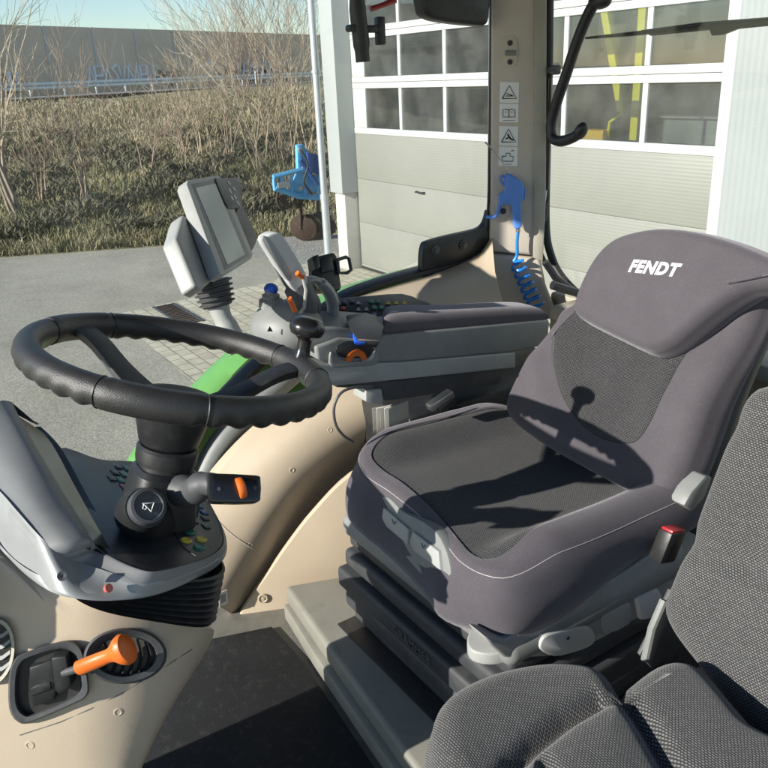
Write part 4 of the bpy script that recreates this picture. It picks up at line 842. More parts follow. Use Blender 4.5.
def Hc(x, y):
    side = .046*sm(.13, .20, -x)*sm(.26, .10, y) + .030*sm(.16, .25, x)*sm(.19, .06, y)*sm(-.30, -.16, y)
    return side - .004*sm(.12, .215, y) + .010*sm(.0, -.25, y) - .010*math.exp(-(x/.12)**2)*sm(.2, 0, y) + .004*math.sin(9*y+2*x)*sm(.2, .1, abs(x))
rows, uvs, ib, isr = pillow(out, cf, inn, (0, -.02), er=ERC, th=lambda x, y: .112 - .062*sm(.15, -.16, y)*sm(-.12, -.22, x), H=Hc, bulge=.010, taper=TPC)
b = MB(); b.grid(rows[:ib+1], closed_u=True, uvs=uvs[:ib+1]); cu = b.build('cushion_mesh', M['mesh'], ds, ang=180)
b = MB(); b.grid(rows[ib:], closed_u=True, uvs=uvs[ib:]); b.build('cushion', M['velour'], ds, ang=180)
b = MB(); b.tube(rows[ib]+[rows[ib][0]], .0011, 5, cap=False); b.build('cushion_seam', M['ink'], ds)
b = MB(); b.tube(rows[isr+4]+[rows[isr+4][0]], .0008, 5, cap=False); b.build('cushion_piping', M['piping'], ds)
# rear-leaning back rest
ba = math.radians(22); w_b = np.array([0, math.cos(ba), math.sin(ba)]); bf = (np.array([.93, -1.03, .55]), np.array([1., 0, 0]), np.array([0, -math.sin(ba), math.cos(ba)]), w_b)
def bk(pts, o=0): return [np.array([(q-bf[0]).dot(bf[1]), (q-bf[0]).dot(bf[2])]) for q in [PL(x, y, bf[0]+w_b*o, w_b) for x, y in pts]]
out = cr(bk([(572, 290), (552, 316), (532, 348), (514, 383), (507, 403), (511, 420), (538, 442), (575, 464), (612, 484), (640, 498), (660, 502), (674, 494), (692, 458), (712, 400), (733, 348), (748, 312), (752, 285), (735, 262), (690, 248), (640, 240), (600, 252)]), 6, True)
inn = cr(bk([(562, 308), (554, 335), (554, 365), (562, 395), (578, 420), (600, 437), (622, 443), (637, 440), (650, 422), (661, 398), (674, 373), (686, 345), (680, 320), (640, 305), (600, 300)]), 6, True)
icx = np.mean(inn, 0)
def Hb(x, y):
    e = star(inn, icx, math.atan2(y-icx[1], x-icx[0])); d = np.hypot(x-icx[0], y-icx[1])/max(1e-6, np.hypot(*(e-icx)))
    return .002 - .016*(1-sm(.3, 1.05, d)) + .018*sm(1.0, 1.35, d)*sm(.24, .10, y) - .02*sm(.17, .27, y)
rows, uvs, ib, isr = pillow(out, bf, inn, icx, er=.032, ez=.036, th=.095, H=Hb, bulge=.012, taper=.015)
b = MB(); b.grid(rows[:ib+1], closed_u=True, uvs=uvs[:ib+1]); b.build('backrest_mesh', M['mesh'], ds, ang=180)
b = MB(); b.grid(rows[ib:], closed_u=True, uvs=uvs[ib:]); b.build('backrest', M['velour'], ds, ang=180)
b = MB(); b.tube(rows[ib]+[rows[ib][0]], .0009, 5, cap=False); b.build('backrest_seam', M['ink'], ds)
out_s = [np.array([q[0]*.97+.005, q[1]*.98+.01]) for q in out]
b = MB(); b.prism([bf[0]+bf[1]*q[0]+bf[2]*q[1]-w_b*.085 for q in out_s], -w_b*.05, .02, 3); b.build('backrest_shell', M['dgrey'], ds, ang=50)
# head flap with lettering
fo = .048; hf = (bf[0]+w_b*fo, bf[1], bf[2], w_b)
fl = bk([(565, 306), (568, 292), (578, 272), (590, 253), (604, 239), (622, 231), (655, 226), (690, 229), (725, 238), (755, 250), (790, 268), (792, 279), (770, 285), (748, 286), (722, 302), (695, 324), (672, 343), (655, 351), (640, 350), (612, 337), (585, 324), (569, 315)], fo)
fl = cr(fl, 5, True); fcx = np.mean(fl, 0)
rows, uvs, ib, isr = pillow(fl, hf, None, fcx, er=.020, ez=.028, th=.075, H=lambda x, y: .010*math.exp(-((y-fcx[1])/.08)**2) - .012*((x-fcx[0])/.13)**2, bulge=.004)
b = MB(); b.grid(rows, closed_u=True, uvs=uvs); hft = surf(b.build('head_flap', M['velour'], ds, ang=180))
lc = PL(651, 268, hf[0]+w_b*.012, w_b); ld = nrm(PL(676, 270.5, hf[0]+w_b*.012, w_b)-lc)
b = MB(); b.text('FENDT', basis(lc, ld, bf[2]-bf[1]*.10), .0290, ext=.0, shear=.22, offset=.0015, sp=1.12); Mt = b
for v_ in b.bm.verts:
    p_, n_, i_, d_ = hft.ray_cast(v_.co + Vector(w_b)*.1, -Vector(w_b)); v_.co = p_ + n_*(.0007 if n_.dot(Vector(w_b)) > 0 else -.0007)
lt = b.build('lettering', mat('print_white', (.55,.55,.56,1), .6), ds)
lt.scale = (1., 1., 1.)
# grey adjuster panel in the front of the cushion
nA = nrm([.15, .95, .24]); pA = np.array([.955, -.86+.196, .475]) + nA*.010
def ap(x, y, o=0): return PL(x, y, pA+nA*o, nA)
b = MB(); b.prism([ap(*q) for q in cr([(375, 512), (374, 500), (379, 495), (390, 499), (402, 511), (416, 518), (432, 528), (443, 544), (450, 568), (449, 592), (440, 592), (425, 580), (400, 552), (382, 530)], 3, True)], -nA*.03, .004); pnl = b.build('adjuster_panel', M['mgrey'], ds)
for pg in (((383, 507), (408, 529), (407, 545), (386, 527), (381, 519)), ((412, 531), (438, 551), (440, 571), (413, 551), (409, 542))):
    b = MB(); b.prism([ap(*q, .006) for q in pg], -nA*.02, .003); a_ = b.build('adjuster_flap', M['lgrey'], pnl)
    cx, cy = np.mean(pg, 0); b = MB(); b.tube([ap(cx-1, cy-6, .0065), ap(cx+1, cy-1, .0065), ap(cx+3, cy-4, .0065)], .0008, 5); b.build('flap_mark', M['dgrey'], a_)
# lower shell
b = MB(); b.abox((.72, -1.15, .345), (1.22, -.662, .395), .02, 3); b.build('seat_pan', M['mgrey'], ds)
b = MB(); b.prism([P(*q, X=.725) for q in cr([(484, 636), (505, 640), (530, 626), (560, 606), (605, 584), (650, 555), (672, 530), (684, 548), (672, 590), (648, 612), (632, 622), (600, 640), (565, 654), (530, 658), (505, 658)], 2, True)], (.04, 0, 0), .008, 3); sh = b.build('side_cover', M['lgrey'], ds)
b = MB(); b.prism([P(*q, X=.716) for q in cr([(541, 650), (543, 640), (553, 634), (580, 628), (592, 629), (596, 638), (592, 646), (575, 653), (555, 657)], 3, True)], (.014, 0, 0), .004); hh = b.build('release_handle', M['frame'], sh)
b = MB(); b.lathe([(.003, 0), (.003, .001), (.0005, .001)], P(568, 638, X=.7155), (-1, 0, 0), 14); b.build('screw', M['ink'], hh)
b = MB(); b.prism([P(*q, X=.7215) for q in cr([(603, 622), (604, 612), (625, 603), (631, 606), (630, 624), (606, 634)], 2, True)], (.01, 0, 0), .002); b.build('cover_inset', M['lgrey'], sh)
b = MB(); b.prism([P(*q, X=.715) for q in ((638, 600), (660, 590), (664, 600), (656, 618), (642, 621))], (.02, 0, 0), .004); b.build('side_knob', M['frame'], sh)
c = P(495, 638, X=.76); b = MB(); b.prism([P(*q, Z=.372) for q in cr([(467, 640), (472, 628), (488, 622), (518, 628), (532, 622), (530, 640), (512, 650), (490, 654), (472, 650)], 3, True)], (0, 0, -.022), .006, 3); b.build('foot_step', M['lgrey'], ds)
b = MB(); b.prism([P(*q, X=.742) for q in ((506, 629), (530, 620), (536, 636), (512, 650))], (.02, 0, 0), .004); b.build('beige_clip', M['beige'], ds)
# dark slide rails and bellows
b = MB(); b.abox((.76, -1.12, .325), (1.22, -.690, .342), .004); b.prism([P(*q, Y=-.685) for q in ((355, 530), (362, 524), (396, 552), (430, 588), (500, 640), (496, 652), (425, 598), (380, 555), (356, 545))], (0, -.03, 0), .004); b.build('slide_rail', M['black'], ds)
folds = [(.306, .030, .010), (.262, .040, .0), (.212, .046, -.012), (.162, .046, -.004), (.122, .030, .010)]
bl = MB()
for z, hz, inset in folds:
    t = bmesh.new(); bl.abox((.745+inset, -1.14, z-hz*.54), (1.262-inset, -.688-inset, z+hz*.50), hz*(.2 if abs(z-.212) < .01 else .33), 4)
bl = bl.build('suspension_bellows', M['boot'], ds, ang=40)
b = MB(); b.abox((.77, -1.10, .11), (1.23, -.72, .33), 0); b.build('bellows_core', M['black'], ds)
b = MB(); b.text('GRAMMER', Matrix.Translation(Vector((1.0, -.6755, .212))) @ Matrix.Rotation(PI, 4, 'Z') @ Matrix.Rotation(PI/2, 4, 'X'), .024, ext=.0018, offset=.0008, sp=1.1); b.build('embossed_mark', M['dgrey'], ds)
# buckle
bp_ = P(667, 545, X=.68); bk_ = MB(); up_ = nrm([-.1, -.25, .9]); bk_.box(bp_, np.array([.013, 0, 0]), nrm(np.cross(up_, [1, 0, 0]))*.020, up_*.028, .004); bk_ = bk_.build('belt_buckle', M['black'], ds)
b = MB(); b.box(bp_+up_*.028, (.0105, 0, 0), nrm(np.cross(up_, [1, 0, 0]))*.017, up_*.004, .002); b.build('buckle_button', M['red'], bk_)
b = MB(); b.prism([P(*q, X=.69) for q in ((684, 506), (692, 492), (706, 476), (713, 477), (705, 498), (693, 512))], (.03, 0, 0), .004); b.build('recliner_cover', M['mgrey'], ds)
b = MB(); b.prism([P(*q, X=.60) for q in ((671, 590), (655, 625), (640, 655), (652, 668), (690, 640), (690, 590))], (.006, 0, 0), .001); b.build('side_bracket', M['dgrey'], ds)

# =================================================================== ARM REST CONSOLE
ar = thing('armrest_console', 'grey arm rest console with velour pad, joystick and coloured switch panel', 'arm rest', (1.32, -.85, .5))
XA = 1.25
def aq(x, y, o=0): return P(x, y, X=XA-o)
b = MB(); b.prism([aq(*q) for q in ((316, 347), (330, 342), (340, 338), (375, 341), (384, 335), (450, 329), (550, 320), (548, 345), (515, 352), (400, 362), (330, 364), (318, 360))], (.15, 0, 0), .005, 3); b.build('armrest_body', M['mgrey'], ar)
b = MB(); b.prism([aq(*q, .004) for q in ((310, 362), (330, 364.5), (400, 362.5), (516, 352.5), (516, 368), (400, 380), (335, 386), (320, 382))], (.14, 0, 0), .004, 3); b.build('lower_trim', M['lgrey'], ar)
b = MB(); b.prism([aq(*q, -.012) for q in ((332, 383), (400, 380), (508, 366), (500, 385), (400, 400), (384, 402), (382, 390), (338, 388))], (.10, 0, 0), .006); b.build('support_box', M['dgrey'], ar)
b = MB(); b.prism([aq(*q, -.006) for q in ((366, 390), (382, 389), (384, 403), (378, 405), (366, 402))], (.05, 0, 0), .003); b.build('hinge_block', M['lgrey'], ar)
# pad as a long cushion
def pad_rows():
    path = [(382, 331, .010), (384, 330, .017), (392, 328.5, .0215), (420, 326, .0225), (460, 323, .0225), (500, 320, .0225), (530, 318.5, .022), (543, 318, .017), (547, 318, .008)]
    R_ = []
    for x, y, h in cr([np.array(p) for p in path], 4):
        hw = .022+h; c = P(x, y, X=1.262) + np.array([hw-.006, 0, .004]); sh_ = -.62*sm(470, 390, x)
        R_.append([c + np.array([hw*np.sign(math.cos(a))*abs(math.cos(a))**.6, sh_*hw*(1+np.sign(math.cos(a))*abs(math.cos(a))**.6), h*np.sign(math.sin(a))*abs(math.sin(a))**.65]) for a in np.linspace(0, 2*PI, 40, endpoint=False)])
    return R_
R_ = pad_rows(); b = MB(); G_r = b.grid(R_, closed_u=True); b.bm.faces.new(G_r[0][::-1]); b.bm.faces.new(G_r[-1]); b.build('arm_pad', M['velour2'], ar, ang=60)
# front tray, dial, dome
b = MB(); b.prism([P(*q, X=1.26) for q in ((300, 334), (318, 328), (340, 327), (372, 329), (386, 331), (384, 342), (330, 350), (300, 352), (297, 342))], (.11, -.05, 0), .006, 3); b.build('control_base', M['mgrey'], ar)
b = MB(); b.ell(P(287, 327, X=1.34), (.075, .02, 0), (-.015, .062, 0), (0, 0, .052), 32, 16); b.build('console_dome', M['mgrey'], ar)
b = MB(); b.prism([aq(*q, .002) for q in cr([(337, 347), (350, 341), (370, 345), (374, 352), (366, 358), (345, 358), (338, 355)], 3, True)], (.01, 0, 0), .002); dw = b.build('dial_recess', M['black'], ar)
wc_ = P(352, 360, X=1.262); b = MB(); prof = []
rws = []
for k in range(97):
    a = PI/2-PI*.56+2*PI*.56*k/96; r = .0265 if (k//2) % 2 else .0245; rws.append([wc_+np.array([x, rr*math.cos(a), rr*math.sin(a)]) for x, rr in ((-.016, .012), (-.016, r-.002), (-.013, r), (.010, r), (.012, r-.002), (.012, .012))])
b.grid(rws); b.build('orange_dial', M['orange'], ar, ang=30)
b = MB(); b.prism([aq(*q, .0055) for q in cr([(331, 352), (337, 357), (346, 361), (360, 361.5), (369, 358), (376, 350), (378, 364), (355, 367), (332, 367)], 3, True)], (.02, 0, 0), .002); b.build('dial_lip', M['mgrey'], ar)
# recess with a small remote in it (rests in the tray)
b = MB(); b.prism([P(*q, Z=.758) for q in ((346, 318), (366, 315), (384, 328), (380, 343), (358, 342), (350, 330))], (0, 0, .006), .003); b.build('tray_recess', M['ink'], ar)
rm = thing('key_remote', 'small black and blue remote lying in the arm rest tray', 'remote', P(366, 334, X=1.27))
c = P(367, 331, X=1.262); ru = nrm([-.15, -.30, .55]); rv = nrm([-.6, -.5, -.45]); rw = np.cross(ru, rv)
n_r = nrm([-.70, .15, .7]); r0 = P(367, 331, X=1.25)
def rq(x, y, o=0): return PL(x, y, r0+n_r*o, n_r)
b = MB(); b.prism([rq(*q) for q in ((356, 319), (377, 323), (381, 336), (378, 345), (357, 342), (353, 333))], -n_r*.014, .003); rb = b.build('remote_body', M['black'], rm)
b = MB(); b.prism([rq(*q, .001) for q in ((353, 332), (363, 338), (366, 343), (355, 342))], -n_r*.012, .001); b.build('blue_corner', M['blue'], rm)
for i in range(3):
    for j in range(2): MB().box(rq(363+i*5.5, 329+j*7, .001), (.004, -.002, .004), (.001, -.003, -.001), n_r*.001, 0).build('remote_key', M['btn_dark'], rm)
b = MB(); b.box(rq(359, 322, .001), (.004, -.001, .004), (.001, -.002, -.001), n_r*.001, 0); b.build('remote_mark', M['white'], rm)
# switch panel
n_k = nrm([-.42, -.05, .90]); k0 = P(375, 308, X=1.43)
def kq(x, y, o=0): return PL(x, y, k0+n_k*o, n_k)
b = MB(); b.prism([kq(*q) for q in cr([(330, 304), (338, 298), (370, 295), (402, 293), (420, 299), (432, 304), (430, 313), (400, 320), (375, 321), (345, 319), (332, 312)], 2, True)], -n_k*.03, .004); sp_ = b.build('switch_panel', M['black'], ar)
for x, y, m_ in ((338, 303, 'red'), (343, 309, 'red'), (348, 315, 'red'), (344, 303, 'btn_dark'), (358, 303, 'btn_grey'), (358, 309.5, 'btn_grey'), (366, 309.5, 'btn_grey'), (371, 302, 'btn_green'), (378, 302, 'btn_green'), (374, 308, 'btn_green'), (381, 308, 'btn_green'), (388, 303, 'btn_yel'), (396, 303, 'btn_yel'), (352, 302, 'btn_dark'), (366, 315, 'btn_blue'), (374, 315, 'btn_blue'), (388, 309, 'btn_blue'), (396, 309, 'btn_dark'), (404, 303, 'btn_yel'), (404, 310, 'btn_dark')):
    b = MB(); b.prism([kq(x-2.6, y+1.6, .0005), kq(x+.2, y-1.9, .0005), kq(x+2.9, y+1.5, .0005)] if m_ in ('btn_grey', 'btn_yel') else [kq(x-2.4, y-1.6, .0005), kq(x+2.2, y-1.6, .0005), kq(x+2.6, y+1.6, .0005), kq(x-2.2, y+1.6, .0005)], n_k*.002, .0004); b.build('switch', M[m_], sp_)
# blue-topped cross lever
b = MB(); c = P(271, 300, X=1.36); b.lathe([(.024, -.012), (.023, 0), (.016, .004), (.017, .010), (.011, .014), (.010, .022), (.001, .022)], c, (-.1, 0, 1), 24); cl = b.build('cross_lever', M['mgrey'], ar)
b = MB(); b.ell(P(271, 289, X=1.36), (.014, .003, 0), (-.003, .013, 0), (0, 0, .0115), 16, 10); b.build('blue_knob', M['blue'], cl)
# drive lever
XJ = 1.31
def jp(x, y, o=0): return P(x, y, X=XJ+o)
jl = MB(); jl.prism([jp(*q, .03) for q in cr([(257, 240), (260, 234), (268, 231), (275, 234), (287, 252), (298, 272), (299, 283), (291, 290), (283, 285), (276, 272), (265, 254)], 3, True)], (-.045, .006, .004), .010, 4); jl = jl.build('drive_lever', M['frame'], ar, ang=50)
b = MB(); b.prism([jp(*q, -.0165) for q in cr([(262, 240), (268, 237), (280, 253), (292, 275), (288, 281), (275, 262)], 3, True)], (.01, 0, 0), .002); b.build('lever_inlay', M['lgrey'], jl)
b = MB(); b.tube(cr([jp(290, 272, .01), jp(297, 286, .005), jp(303, 300), jp(303, 316)], 5), [.018]*5+[.023]*5+[.024]*5+[.020], 18, flat=(1.15, .95)); b.build('lever_neck', M['dgrey'], jl)
b = MB(); b.ell(jp(309, 304, .012), (.018, 0, 0), (0, .024, 0), (0, .004, .030), 20, 12); b.build('lever_palm', M['dgrey'], jl)
bw = [jp(303, 281, .035), jp(314, 280, .04), jp(324, 286, .04), jp(331, 297, .04), jp(333, 310, .04), jp(330, 322, .04)]
b = MB(); b.tube(cr(bw, 5), [.008]*8+[.011]*10+[.010]*8, 14, flat=(1.6, 1.)); b.build('lever_bow', M['silver'], jl)
b = MB(); b.tube([jp(302, 274, -.02), jp(306, 290, -.022), jp(304, 308, -.022), jp(296, 318, -.018)], .0035, 8); b.build('lever_edge', M['lgrey'], jl)
for (A, B_) in (((289, 298), (295, 311)), ((297, 273), (303, 277))):
    b = MB(); b.tube([jp(*A, -.028), jp(*B_, -.026)], .0052, 8); b.build('orange_button', M['orange'], jl)
b = MB(); b.box(jp(311, 299, -.012), (.004, -.004, 0), (0, 0, .008), (.002, .002, 0), .001); b.build('blue_button', M['blue'], jl)
b = MB(); b.prism([jp(*q, .0) for q in cr([(286, 322), (293, 312), (304, 318), (316, 322), (326, 330), (324, 342), (300, 345), (286, 340)], 2, True)], (.07, -.02, 0), .008, 3); b.build('lever_gaiter', M['dgrey'], jl)
b = MB(); b.prism([P(*q, X=1.30) for q in ((281, 322), (289, 320), (291, 348), (283, 348))], (.05, 0, 0), .004); b.build('lever_slot', M['ink'], ar)
b = MB(); b.prism([PL(x, y, P(271, 330, X=1.285), [-1, 0, .15]) for x, y in ((270, 326.5), (273, 331.5), (267.5, 331.5))], (.002, 0, 0), 0); b.build('arrow_mark', M['ink'], ar)
# =================================================================== TERMINAL
tm = thing('display_terminal', 'grey tablet like display terminal tilted on a ribbed neck beside the arm rest', 'terminal', P(222, 335, X=1.40))
n_t = nrm([-.40, -.55, .40]); t0 = P(212, 225, X=1.42)
def tq(x, y, o=0): return PL(x, y, t0+n_t*o, n_t)
b = MB(); b.prism([tq(*q) for q in ((188, 180), (218, 175), (222, 178), (253, 254), (252, 258), (224, 275.5), (220, 274), (187, 184))], -n_t*.024, .002, 3); b.build('housing', M['lgrey'], tm)
b = MB(); b.prism([tq(*q, .0005) for q in ((191.5, 184), (217, 178.5), (250, 255.5), (225, 270))], -n_t*.004, .0005); b.build('screen_bezel', M['mgrey'], tm)
b = MB(); b.prism([tq(*q, .0015) for q in ((195.5, 188), (215.5, 183.5), (245, 254.5), (227.5, 264.5))], -n_t*.003, 0); b.build('screen', M['screen'], tm)
b = MB(); b.prism([tq(*q, .004) for q in cr([(216, 180), (219, 177.5), (236, 177), (240, 180), (243, 202), (240, 207), (230, 208), (226, 204)], 2, True)], -n_t*.035, .004); kp = b.build('keypad', M['black'], tm)
for x, y in ((229, 183), (234, 189), (230, 191), (235, 197), (238, 203), (232, 198)):
    b = MB(); b.lathe([(.0052, 0), (.0052, .001), (.0036, .0016), (.003, .0006), (.0005, .0006)], tq(x, y, .004), n_t, 16); b.build('key_ring', M['white'], kp)
b = MB(); b.prism([tq(*q, -.006) for q in cr([(241, 206), (246, 212), (256, 235), (256, 243), (251, 252), (248, 245), (236, 214)], 2, True)], -n_t*.03, .005); b.build('side_grip', M['black'], tm)
b = MB(); b.prism([tq(*q, -.026) for q in ((183, 214), (200, 226), (222, 272), (203, 289), (196, 286), (176, 238))], -n_t*.032, .006, 3); b.build('rear_cover', M['lgrey'], tm)
b = MB(); b.prism([tq(*q, -.0585) for q in ((180, 218), (200, 230), (218, 270), (200, 288), (192, 280), (175, 240))], -n_t*.032, .008, 3); b.build('rear_plate', M['mgrey'], tm)
b = MB(); b.prism([tq(*q, -.0245) for q in ((199, 237), (208, 252), (214, 266), (208, 264), (196, 240))], -n_t*.006, .002); b.build('port_cover', M['mgrey'], tm)
na, nb_ = P(211, 281, X=1.43), P(218, 306, X=1.42); nv = nrm(nb_-na); L = np.linalg.norm(nb_-na); prof = []
for k in range(41):
    f = k/40; prof.append((.036-.006*f + (.0045 if (k % 8) in (2, 3, 4) else -.002), L*f))
b = MB(); b.lathe([(.001, 0)]+prof+[(.001, L)], na, nv, 28); b.build('ribbed_neck', M['dgrey'], tm, ang=20)
b = MB(); b.tube(cr([nb_-nv*.01, P(222, 316, X=1.41), P(230, 332, X=1.40), P(240, 350, X=1.38)], 5), [.026, .024, .022, .020, .019, .018, .018, .019]+[.021]*8, 20); b.build('stalk', M['lgrey'], tm)
# =================================================================== PHONE HOLDER
ph = thing('phone_holder', 'empty black phone holder standing on the front of the arm rest', 'phone holder', P(338, 296, X=1.45))
n_p = nrm([-.75, -.05, .35]); p0_ = P(332, 270, X=1.46)
def pq(x, y, o=0): return PL(x, y, p0_+n_p*o, n_p)
b = MB(); b.prism([pq(*q) for q in ((314, 262), (318, 256), (334, 252), (337, 256), (342, 288), (330, 292), (316, 290), (313, 283), (312, 274))], -n_p*.02, .004); b.build('cradle', M['black'], ph)
b = MB(); b.prism([pq(*q, .012) for q in ((313, 256), (319, 254), (321, 268), (315, 270))], -n_p*.03, .003); b.prism([pq(*q, .010) for q in ((318, 283), (340, 285), (341, 290), (319, 291))], -n_p*.03, .003); b.prism([pq(*q, .006) for q in ((319, 259), (332, 256), (335, 270), (322, 273))], -n_p*.02, .003); b.build('clamp', M['black'], ph)
b = MB(); b.tube([pq(*q, .004) for q in ((337, 260), (346, 257), (349, 259), (351, 270), (347, 273), (339, 273), (337, 260))], .004, 8); b.build('side_arm', M['dgrey'], ph)
b = MB(); b.tube([pq(331, 288, -.012), pq(333, 297, -.012), pq(334, 306, -.012)], [.010, .012, .016], 12); b.build('stem', M['black'], ph)
# cable and papers
cb = tag(MB().tube(cr([P(*q, X=1.22) for q in ((372, 387), (352, 388), (340, 394), (334, 408), (336, 425), (344, 436), (353, 442))], 6), .0028, 8).build('cable', M['dgrey']), 'thin dark cable looping down from the arm rest to the driver seat', 'cable')
pf = thing('papers', 'bundle of white papers stuck between driver seat and arm rest', 'papers', P(385, 415, X=1.27))
for k in range(5):
    b = MB(); A_, B_ = P(372+k*4, 408, X=1.29-k*.008), P(398+k*2.5, 403-k*.8, X=1.30-k*.008); b.prism([A_, B_, B_-np.array([0, 0, .055]), A_-np.array([0, 0, .055])], (-.0035, .002, 0), .0006); b.build('booklet', M['white'] if k % 2 else M['beige_floor'], pf)
bt = thing('belt_tongue', 'silver seat belt tongue lying behind the driver cushion by the papers', 'belt tongue', P(440, 400, X=1.2))
b = MB(); c = P(440, 400, X=1.18); b.box(c, np.array(nrm(P(452, 392, X=1.18)-c))*.03, (.010, 0, 0), nrm([0, .4, 1])*.008, .003); b.build('metal_tongue', M['steel'], bt)
b = MB(); b.box(c+np.array([0, -.01, -.012]), np.array(nrm(P(452, 392, X=1.18)-c))*.02, (.012, 0, 0), nrm([0, .4, 1])*.008, .003); b.build('tongue_grip', M['black'], bt)

# =================================================================== BLOW GUN
bg = thing('air_blow_gun', 'blue air blow gun with curly blue hose hanging on the rear pillar', 'blow gun', qp(512, 210, .04))
def gq(x, y, o=.03): return qp(x, y, o)
b = MB(); b.prism([gq(*q, .042) for q in cr([(504, 180), (508, 174), (515, 177), (523, 184), (524, 196), (521, 206), (522, 226), (514, 228), (512, 208), (506, 204), (500, 206), (499, 196), (505, 191)], 3, True)], -nQ*.022, .006, 3); b.build('gun_body', M['gunblue'], bg)
b = MB(); b.tube(cr([gq(507, 188, .035), gq(500, 180, .037), gq(502, 176, .037), gq(507, 178, .035)], 4), .003, 8); b.tube(cr([gq(521, 184, .032), gq(525, 190, .032), gq(524, 200, .032)], 4), .0025, 8); b.build('trigger', M['gunblue'], bg)
b = MB(); b.tube(cr([gq(512, 178, .031), gq(506, 168, .031), gq(498, 156, .035), gq(490, 147, .045), gq(485, 142, .05)], 5), .0020, 10); b.build('nozzle', M['steel'], bg)
b = MB(); b.tube([gq(518, 226, .03), gq(518, 232, .03)], .006, 12); b.build('coupling', M['steel'], bg)
hp_ = cr([gq(518, 232, .03), gq(517, 242, .03), gq(517, 255, .03), gq(513, 262, .03)], 5); ax0, ax1 = gq(517, 263, .035), gq(536, 306, .035); av = ax1-ax0; e1 = nrm(np.cross(av, nQ)); e2 = nQ
for k in range(150):
    f = k/149; a = 2*PI*6*f+PI; hp_.append(ax0+av*f+e1*.021*math.cos(a)*(.8+.2*f)+e2*.021*math.sin(a))
b = MB(); b.tube(hp_, .0045, 8); b.build('curly_hose', M['hose'], bg)
b = MB(); b.tube(cr([gq(500, 203, .02), gq(498, 212, .02), gq(494, 217, .015), gq(486, 217, .01)], 5), .005, 8); b.build('feed_hose', M['gunblue'], bg)

# =================================================================== PASSENGER SEAT
ps = thing('passenger_seat', 'smaller folding passenger seat in black and white checked cloth beside the driver seat', 'passenger seat', (.38, -.65, .3))
pa = math.radians(25); w_p = np.array([0, math.cos(pa), math.sin(pa)]); pf_ = (np.array([.40, -.78, .50]), np.array([1., 0, 0]), np.array([0, -math.sin(pa), math.cos(pa)]), w_p)
def pk(pts): return to2d([PL(x, y, pf_[0], w_p) for x, y in pts], pf_)
out = pk([(768, 379), (752, 388), (736, 410), (714, 468), (690, 532), (669, 584), (662, 605), (667, 626), (688, 661), (716, 699), (766, 760)]) + [np.array(q) for q in ((-.10, -.105), (-.22, -.07), (-.27, -.02), (-.28, .2), (-.26, .42), (-.2, .49), (0., .50), (.09, .47))]
out = cr(out, 6, True); pc0 = np.array([-.06, .2])
def Hp(x, y): return .006*math.sin(11*y+3*x)*sm(.16, .05, abs(x)) - .012*math.exp(-((y-.14+.25*x)/.02)**2)*sm(-.1, .05, x) - .008*math.exp(-((y-.30+.2*x)/.02)**2) + .012*sm(.06, .13, x)
rows, uvs, ib, isr = pillow(out, pf_, None, pc0, er=.030, ez=.03, th=.085, H=Hp, M1=26, M2=14, bulge=.006)
b = MB(); b.grid(rows, closed_u=True, uvs=uvs); b.build('backrest', M['check'], ps, ang=180)
b = MB(); b.prism([pf_[0]+pf_[1]*q[0]*.96+pf_[2]*q[1]*.97-w_p*.07 for q in out], -w_p*.04, .012); b.build('backrest_shell', M['dgrey'], ps, ang=50)
ZP = .50; cf2 = (np.array([.4, -.55, ZP]), np.array([1., 0, 0]), np.array([0, 1., 0]), np.array([0, 0, 1.]))
def ck(pts): return to2d([P(x, y, Z=ZP) for x, y in pts], cf2)
out = ck([(620, 683), (611, 671), (592, 660), (545, 657), (495, 667), (458, 684), (436, 704), (430, 735), (438, 775), (470, 830)]) + [np.array(q) for q in ((.0, .215), (-.15, .21), (-.26, .19), (-.29, .1), (-.29, -.1), (-.27, -.21), (-.15, -.215))] + ck([(768, 730), (735, 697), (702, 662), (683, 656), (660, 656), (639, 669), (629, 681)])
out = cr(out, 6, True)
grooves = [ck([(600, 700), (567, 718), (535, 742), (515, 762), (490, 800)]), ck([(624, 694), (645, 724), (668, 762), (700, 815)]), ck([(535, 742), (545, 770), (560, 800)])]
def segd(p, a, b_): t = max(0, min(1, (p-a).dot(b_-a)/((b_-a).dot(b_-a)+1e-9))); return np.linalg.norm(p-a-(b_-a)*t)
def Hq(x, y):
    p = np.array([x, y]); g_ = 0
    for i, gv_ in enumerate(grooves):
        d = min(segd(p, gv_[k], gv_[k+1]) for k in range(len(gv_)-1)); g_ = max(g_, (.022, .020, .012)[i]*math.exp(-(d/.011)**2)+(.008, .008, .003)[i]*math.exp(-(d/.035)**2))
    return .010 - g_ + .002*math.sin(31*x+17*y)
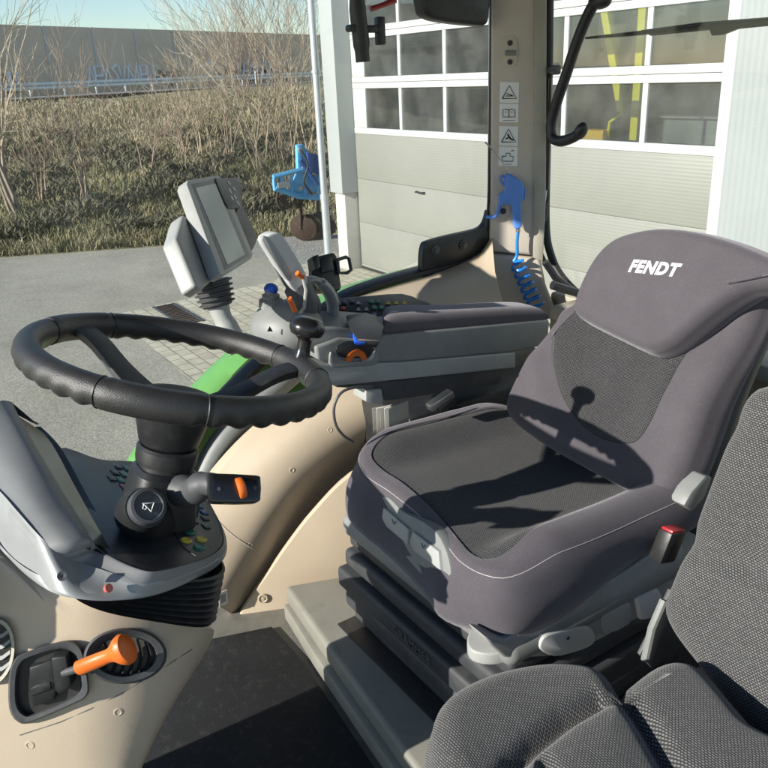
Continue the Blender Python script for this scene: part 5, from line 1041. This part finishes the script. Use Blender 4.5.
rows, uvs, ib, isr = pillow(out, cf2, None, np.array([.03, .03]), er=.034, ez=.036, th=.10, H=Hq, N=200, M1=44, M2=20, bulge=.008, smooth=6)
b = MB(); b.grid(rows, closed_u=True, uvs=uvs); b.build('cushion', M['check'], ps, ang=180)
b = MB(); b.abox((.14, -.74, .36), (.52, -.42, .385), .01); b.abox((.2, -.7, .104), (.46, -.5, .355), .02); b.build('seat_base', M['black'], ps)
b = MB(); b.tube([P(664, 600, X=.58), P(652, 628, X=.58), P(645, 660, X=.58)], .006, 8); b.build('belt_stalk', M['mgrey'], ps)

# =================================================================== LIGHT, WORLD, CAMERA
SUN = nrm([-.02, -.61, -.268])
sl = bpy.data.lights.new('sun', 'SUN'); sl.energy = 5.0; sl.angle = math.radians(.53); sl.color = (1., .95, .86)
so = bpy.data.objects.new('sun', sl); COL.objects.link(so); so.rotation_euler = Vector(SUN).to_track_quat('-Z', 'Y').to_euler(); so.location = (0, 10, 12)
wd = bpy.data.worlds.new('World'); scene.world = wd; wd.use_nodes = True; t = NT(wd); bgn = t.n['Background']
sk_ = t.add('ShaderNodeTexSky', sky_type='NISHITA'); sk_.sun_disc = False; sk_.sun_elevation = math.asin(-SUN[2]); sk_.sun_rotation = math.atan2(-SUN[0], -SUN[1]); sk_.air_density = 1.0; sk_.dust_density = .25; sk_.ozone_density = 2.5
t.link(sk_.outputs[0], bgn.inputs['Color']); bgn.inputs['Strength'].default_value = .11
cam = bpy.data.cameras.new('camera'); co_ = bpy.data.objects.new('camera', cam); COL.objects.link(co_); scene.camera = co_
cam.sensor_width = 36; cam.lens = 36*F_PX/768; cam.clip_start = .02; cam.clip_end = 2000
m4 = Matrix(((ROT[0][0], -ROT[0][1], -ROT[0][2], CAM[0]), (ROT[1][0], -ROT[1][1], -ROT[1][2], CAM[1]), (ROT[2][0], -ROT[2][1], -ROT[2][2], CAM[2]), (0, 0, 0, 1)))
co_.matrix_world = m4
vs = scene.view_settings; vs.view_transform = 'Standard'; vs.look = 'None'; vs.exposure = 0.68; vs.gamma = 1.0; vs.use_curve_mapping = False
